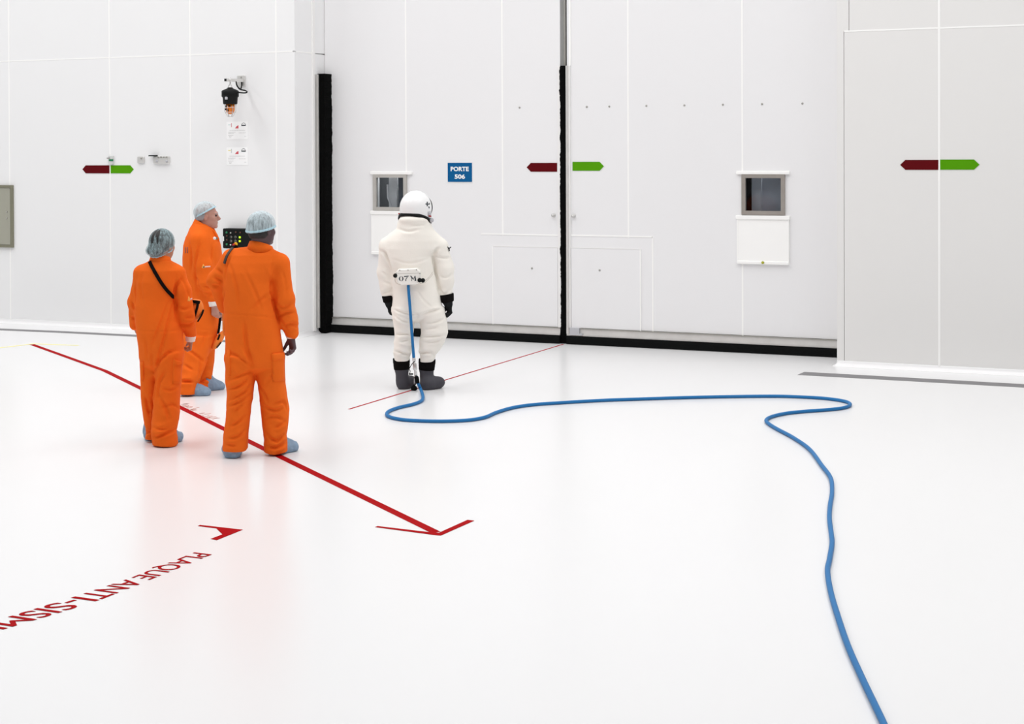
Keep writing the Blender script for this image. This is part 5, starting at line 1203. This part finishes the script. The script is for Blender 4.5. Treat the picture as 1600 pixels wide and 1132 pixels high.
    bx = MB().add(vs, fs).build('back_box', M_BOXW, e, rel=True)
    MB().prism([Q(621.2, 427.6), Q(656, 426.7), Q(656, 427.2), Q(621.2, 428.1)], (0, -.0015, 0)).build('lid_seam', mat('warm_grey_seam', (.5, .48, .44), rough=.6), bx, rel=True)
    for x, y in ((624.7, 422.4), (637.6, 422.2), (650.6, 421.8), (656.2, 427.4)): MB().lathe(Q(x, y), [(.006, -.002), (.006, .004), (.003, .006)], axis=(0, -1, 0), n=8).build('rivet', M_ALUD, bx, rel=True)
    # stencilled 07 M
    def glyph(polys):
        mb = MB()
        for p in polys:
            mx_ = sum(q[0] for q in p)/len(p)      # heavy stencil strokes
            mb.prism([L(600+(mx_+(x-mx_)*1.3)/18.86, 410+y/18.86, dB-.0015) for x, y in p], (0, .001, 0))
        mb.build('stencil_lettering', M_INKD, bx, rel=True)
    glyph([[(490, 412), (468, 425), (450, 455), (445, 485), (450, 515), (468, 545), (492, 558), (480, 530), (472, 490), (478, 445)], [(518, 412), (540, 422), (560, 450), (568, 485), (560, 520), (540, 548), (516, 558), (530, 530), (540, 490), (534, 445)]])
    glyph([[(605, 410), (712, 398), (712, 420), (690, 428), (612, 436), (602, 430)], [(672, 440), (694, 436), (668, 480), (652, 520), (658, 555), (636, 555), (634, 520), (650, 478)]])
    glyph([[(780, 402), (812, 400), (862, 490), (862, 528), (846, 510)], [(806, 450), (818, 470), (818, 538), (832, 548), (796, 552), (806, 540)], [(905, 402), (925, 400), (945, 542), (938, 550), (900, 552), (906, 540)], [(876, 470), (900, 408), (902, 440), (880, 500)]])
    for x, y, dd, ln in ((617.8, 430.8, dB+.02, .03), (655.8, 438, dB-.005, .022), (660.8, 438.3, dB+.01, .024)): MB().lathe(L(x, y, dd), [(.018, -.012), (.021, 0), (.021, ln*.6), (.012, ln)], axis=(0, -1, 0), n=14).build('knob', M_BLACK, bx, rel=True)
    # hip tubes from the box
    for pts in ([(660, 439.5, -.20), (665, 438, -.19), (671, 432, -.185), (676, 425, -.17)], [(656, 443, -.20), (664, 441.5, -.195), (672, 434, -.185), (676.5, 428, -.17)], [(618, 433, -.20), (617, 438, -.195), (620, 443, -.20), (626, 445.5, -.21)]):
        MB().tube(smooth_path([L(*q) for q in pts], 6), .0035, n=6).build('air_tube', mat('ivory_tube', (.66, .62, .56), rough=.5), bx, rel=True)
    return g
AST = astronaut()

# ------------------------------------------------------------------ the blue air hose
def hose():
    g = AST; R_ = g.R
    def W(p): return R_.T@p+g.root
    e = empty('air_hose', tuple(FL(655, 620)))
    top = [W(g.L(638, 446.5, -.20)), W(g.L(638.5, 455, -.22)), W(g.L(641, 485, -.235)), W(g.L(643.5, 520, -.235)), W(g.L(646.5, 559.5, -.225))]
    MB().tube(smooth_path(top, 8), .0138, n=14).build('upper_hose', M_HOSE, e)
    MB().lathe(W(g.L(638, 444.5, -.20)), [(.012, 0), (.013, .014)], axis=(0, 0, -1), n=12).build('hose_collar', M_STEEL, e)
    a, b = W(g.L(646.4, 559, -.225)), W(g.L(650, 588, -.215)); d = b-a; ln = np.linalg.norm(d)
    c = MB().lathe(a, [(.013, 0), (.016, .01), (.016, ln*.22), (.010, ln*.25), (.012, ln*.3), (.018, ln*.34), (.019, ln*.6), (.018, ln*.66), (.010, ln*.7), (.013, ln*.76), (.013, ln)], axis=d, n=18).build('coupling', M_STEEL, e)
    b2 = W(g.L(653, 599, -.21))
    MB().lathe(b, [(.014, 0), (.021, .01), (.021, np.linalg.norm(b2-b)*.5), (.017, np.linalg.norm(b2-b))], axis=b2-b, n=16).build('hose_sleeve', M_RUBBER, e)
    cord = smooth_path([W(g.L(*q)) for q in ((648, 565, -.24), (644.5, 568, -.24), (641.5, 573, -.24), (639.5, 577, -.24), (641, 580.5, -.24), (640, 584, -.24))], 6)
    MB().tube(cord, .004, n=6).build('safety_cord', M_BLACK, e)
    p = W(g.L(642.2, 584.8, -.24)); bar(MB(), p-RH*.020, p+RH*.020, .014, .012).build('cord_toggle', M_BLACK, e)
    # thin ground lead with a rubber foot
    q0, q1 = W(g.L(648, 584, -.23)), W(g.L(646.8, 607, -.16)); fz = FL(647, 610.5); 
    MB().tube([q0, q1*.6+q0*.4, (fz[0], fz[1], .05)], .004, n=6).build('ground_lead', M_STEEL, e)
    MB().lathe((fz[0], fz[1], .0006), [(.020, 0), (.029, .008), (.030, .022), (.022, .038), (.010, .046), (.008, .058)], n=16).build('rubber_foot', M_RUBBER, e)
    r = .0148
    px = [(657.5, 611), (660.8, 619.5), (658.5, 626.5), (645, 632), (625, 636.6), (610, 641.7), (604.3, 646.5), (607, 650.8), (620, 654.7), (645, 657.4), (690, 658.5), (730, 657), (757, 652.5), (775, 645), (800, 637.6), (830, 633), (870, 630), (940, 626), (1010, 623.5), (1100, 620.8), (1200, 619.4), (1250, 620.5), (1290, 623), (1318, 627), (1328.5, 631.7), (1322, 636.6), (1300, 640), (1260, 643), (1230, 646), (1207, 651), (1197.5, 656.2), (1200, 661.5), (1214, 670.5), (1240, 684.5), (1265, 702.5), (1284, 727.5), (1298, 747.5), (1300, 770), (1297, 790), (1296, 810), (1299, 835), (1300, 850), (1296, 875), (1293, 893), (1298, 925), (1308, 960), (1325, 1010), (1347, 1060), (1366, 1100), (1381, 1132), (1397, 1172), (1412, 1220)]
    rr = np.array([r]*len(px))
    pts = [np.array(FL(x, y, r+.0005)) for x, y in px]
    pts[0] = np.array(W(g.L(657, 610, -.19))); pts[0][2] = max(.03, pts[0][2])
    pts = [b2+(b-b2)*.05, (b2*.5+pts[0]*.5)]+pts
    MB().tube(smooth_path(pts, 8), r, n=12).build('floor_hose', M_HOSE, e)
    tag(e, 'long blue air hose winding over the floor from the suit', 'hose')
hose()
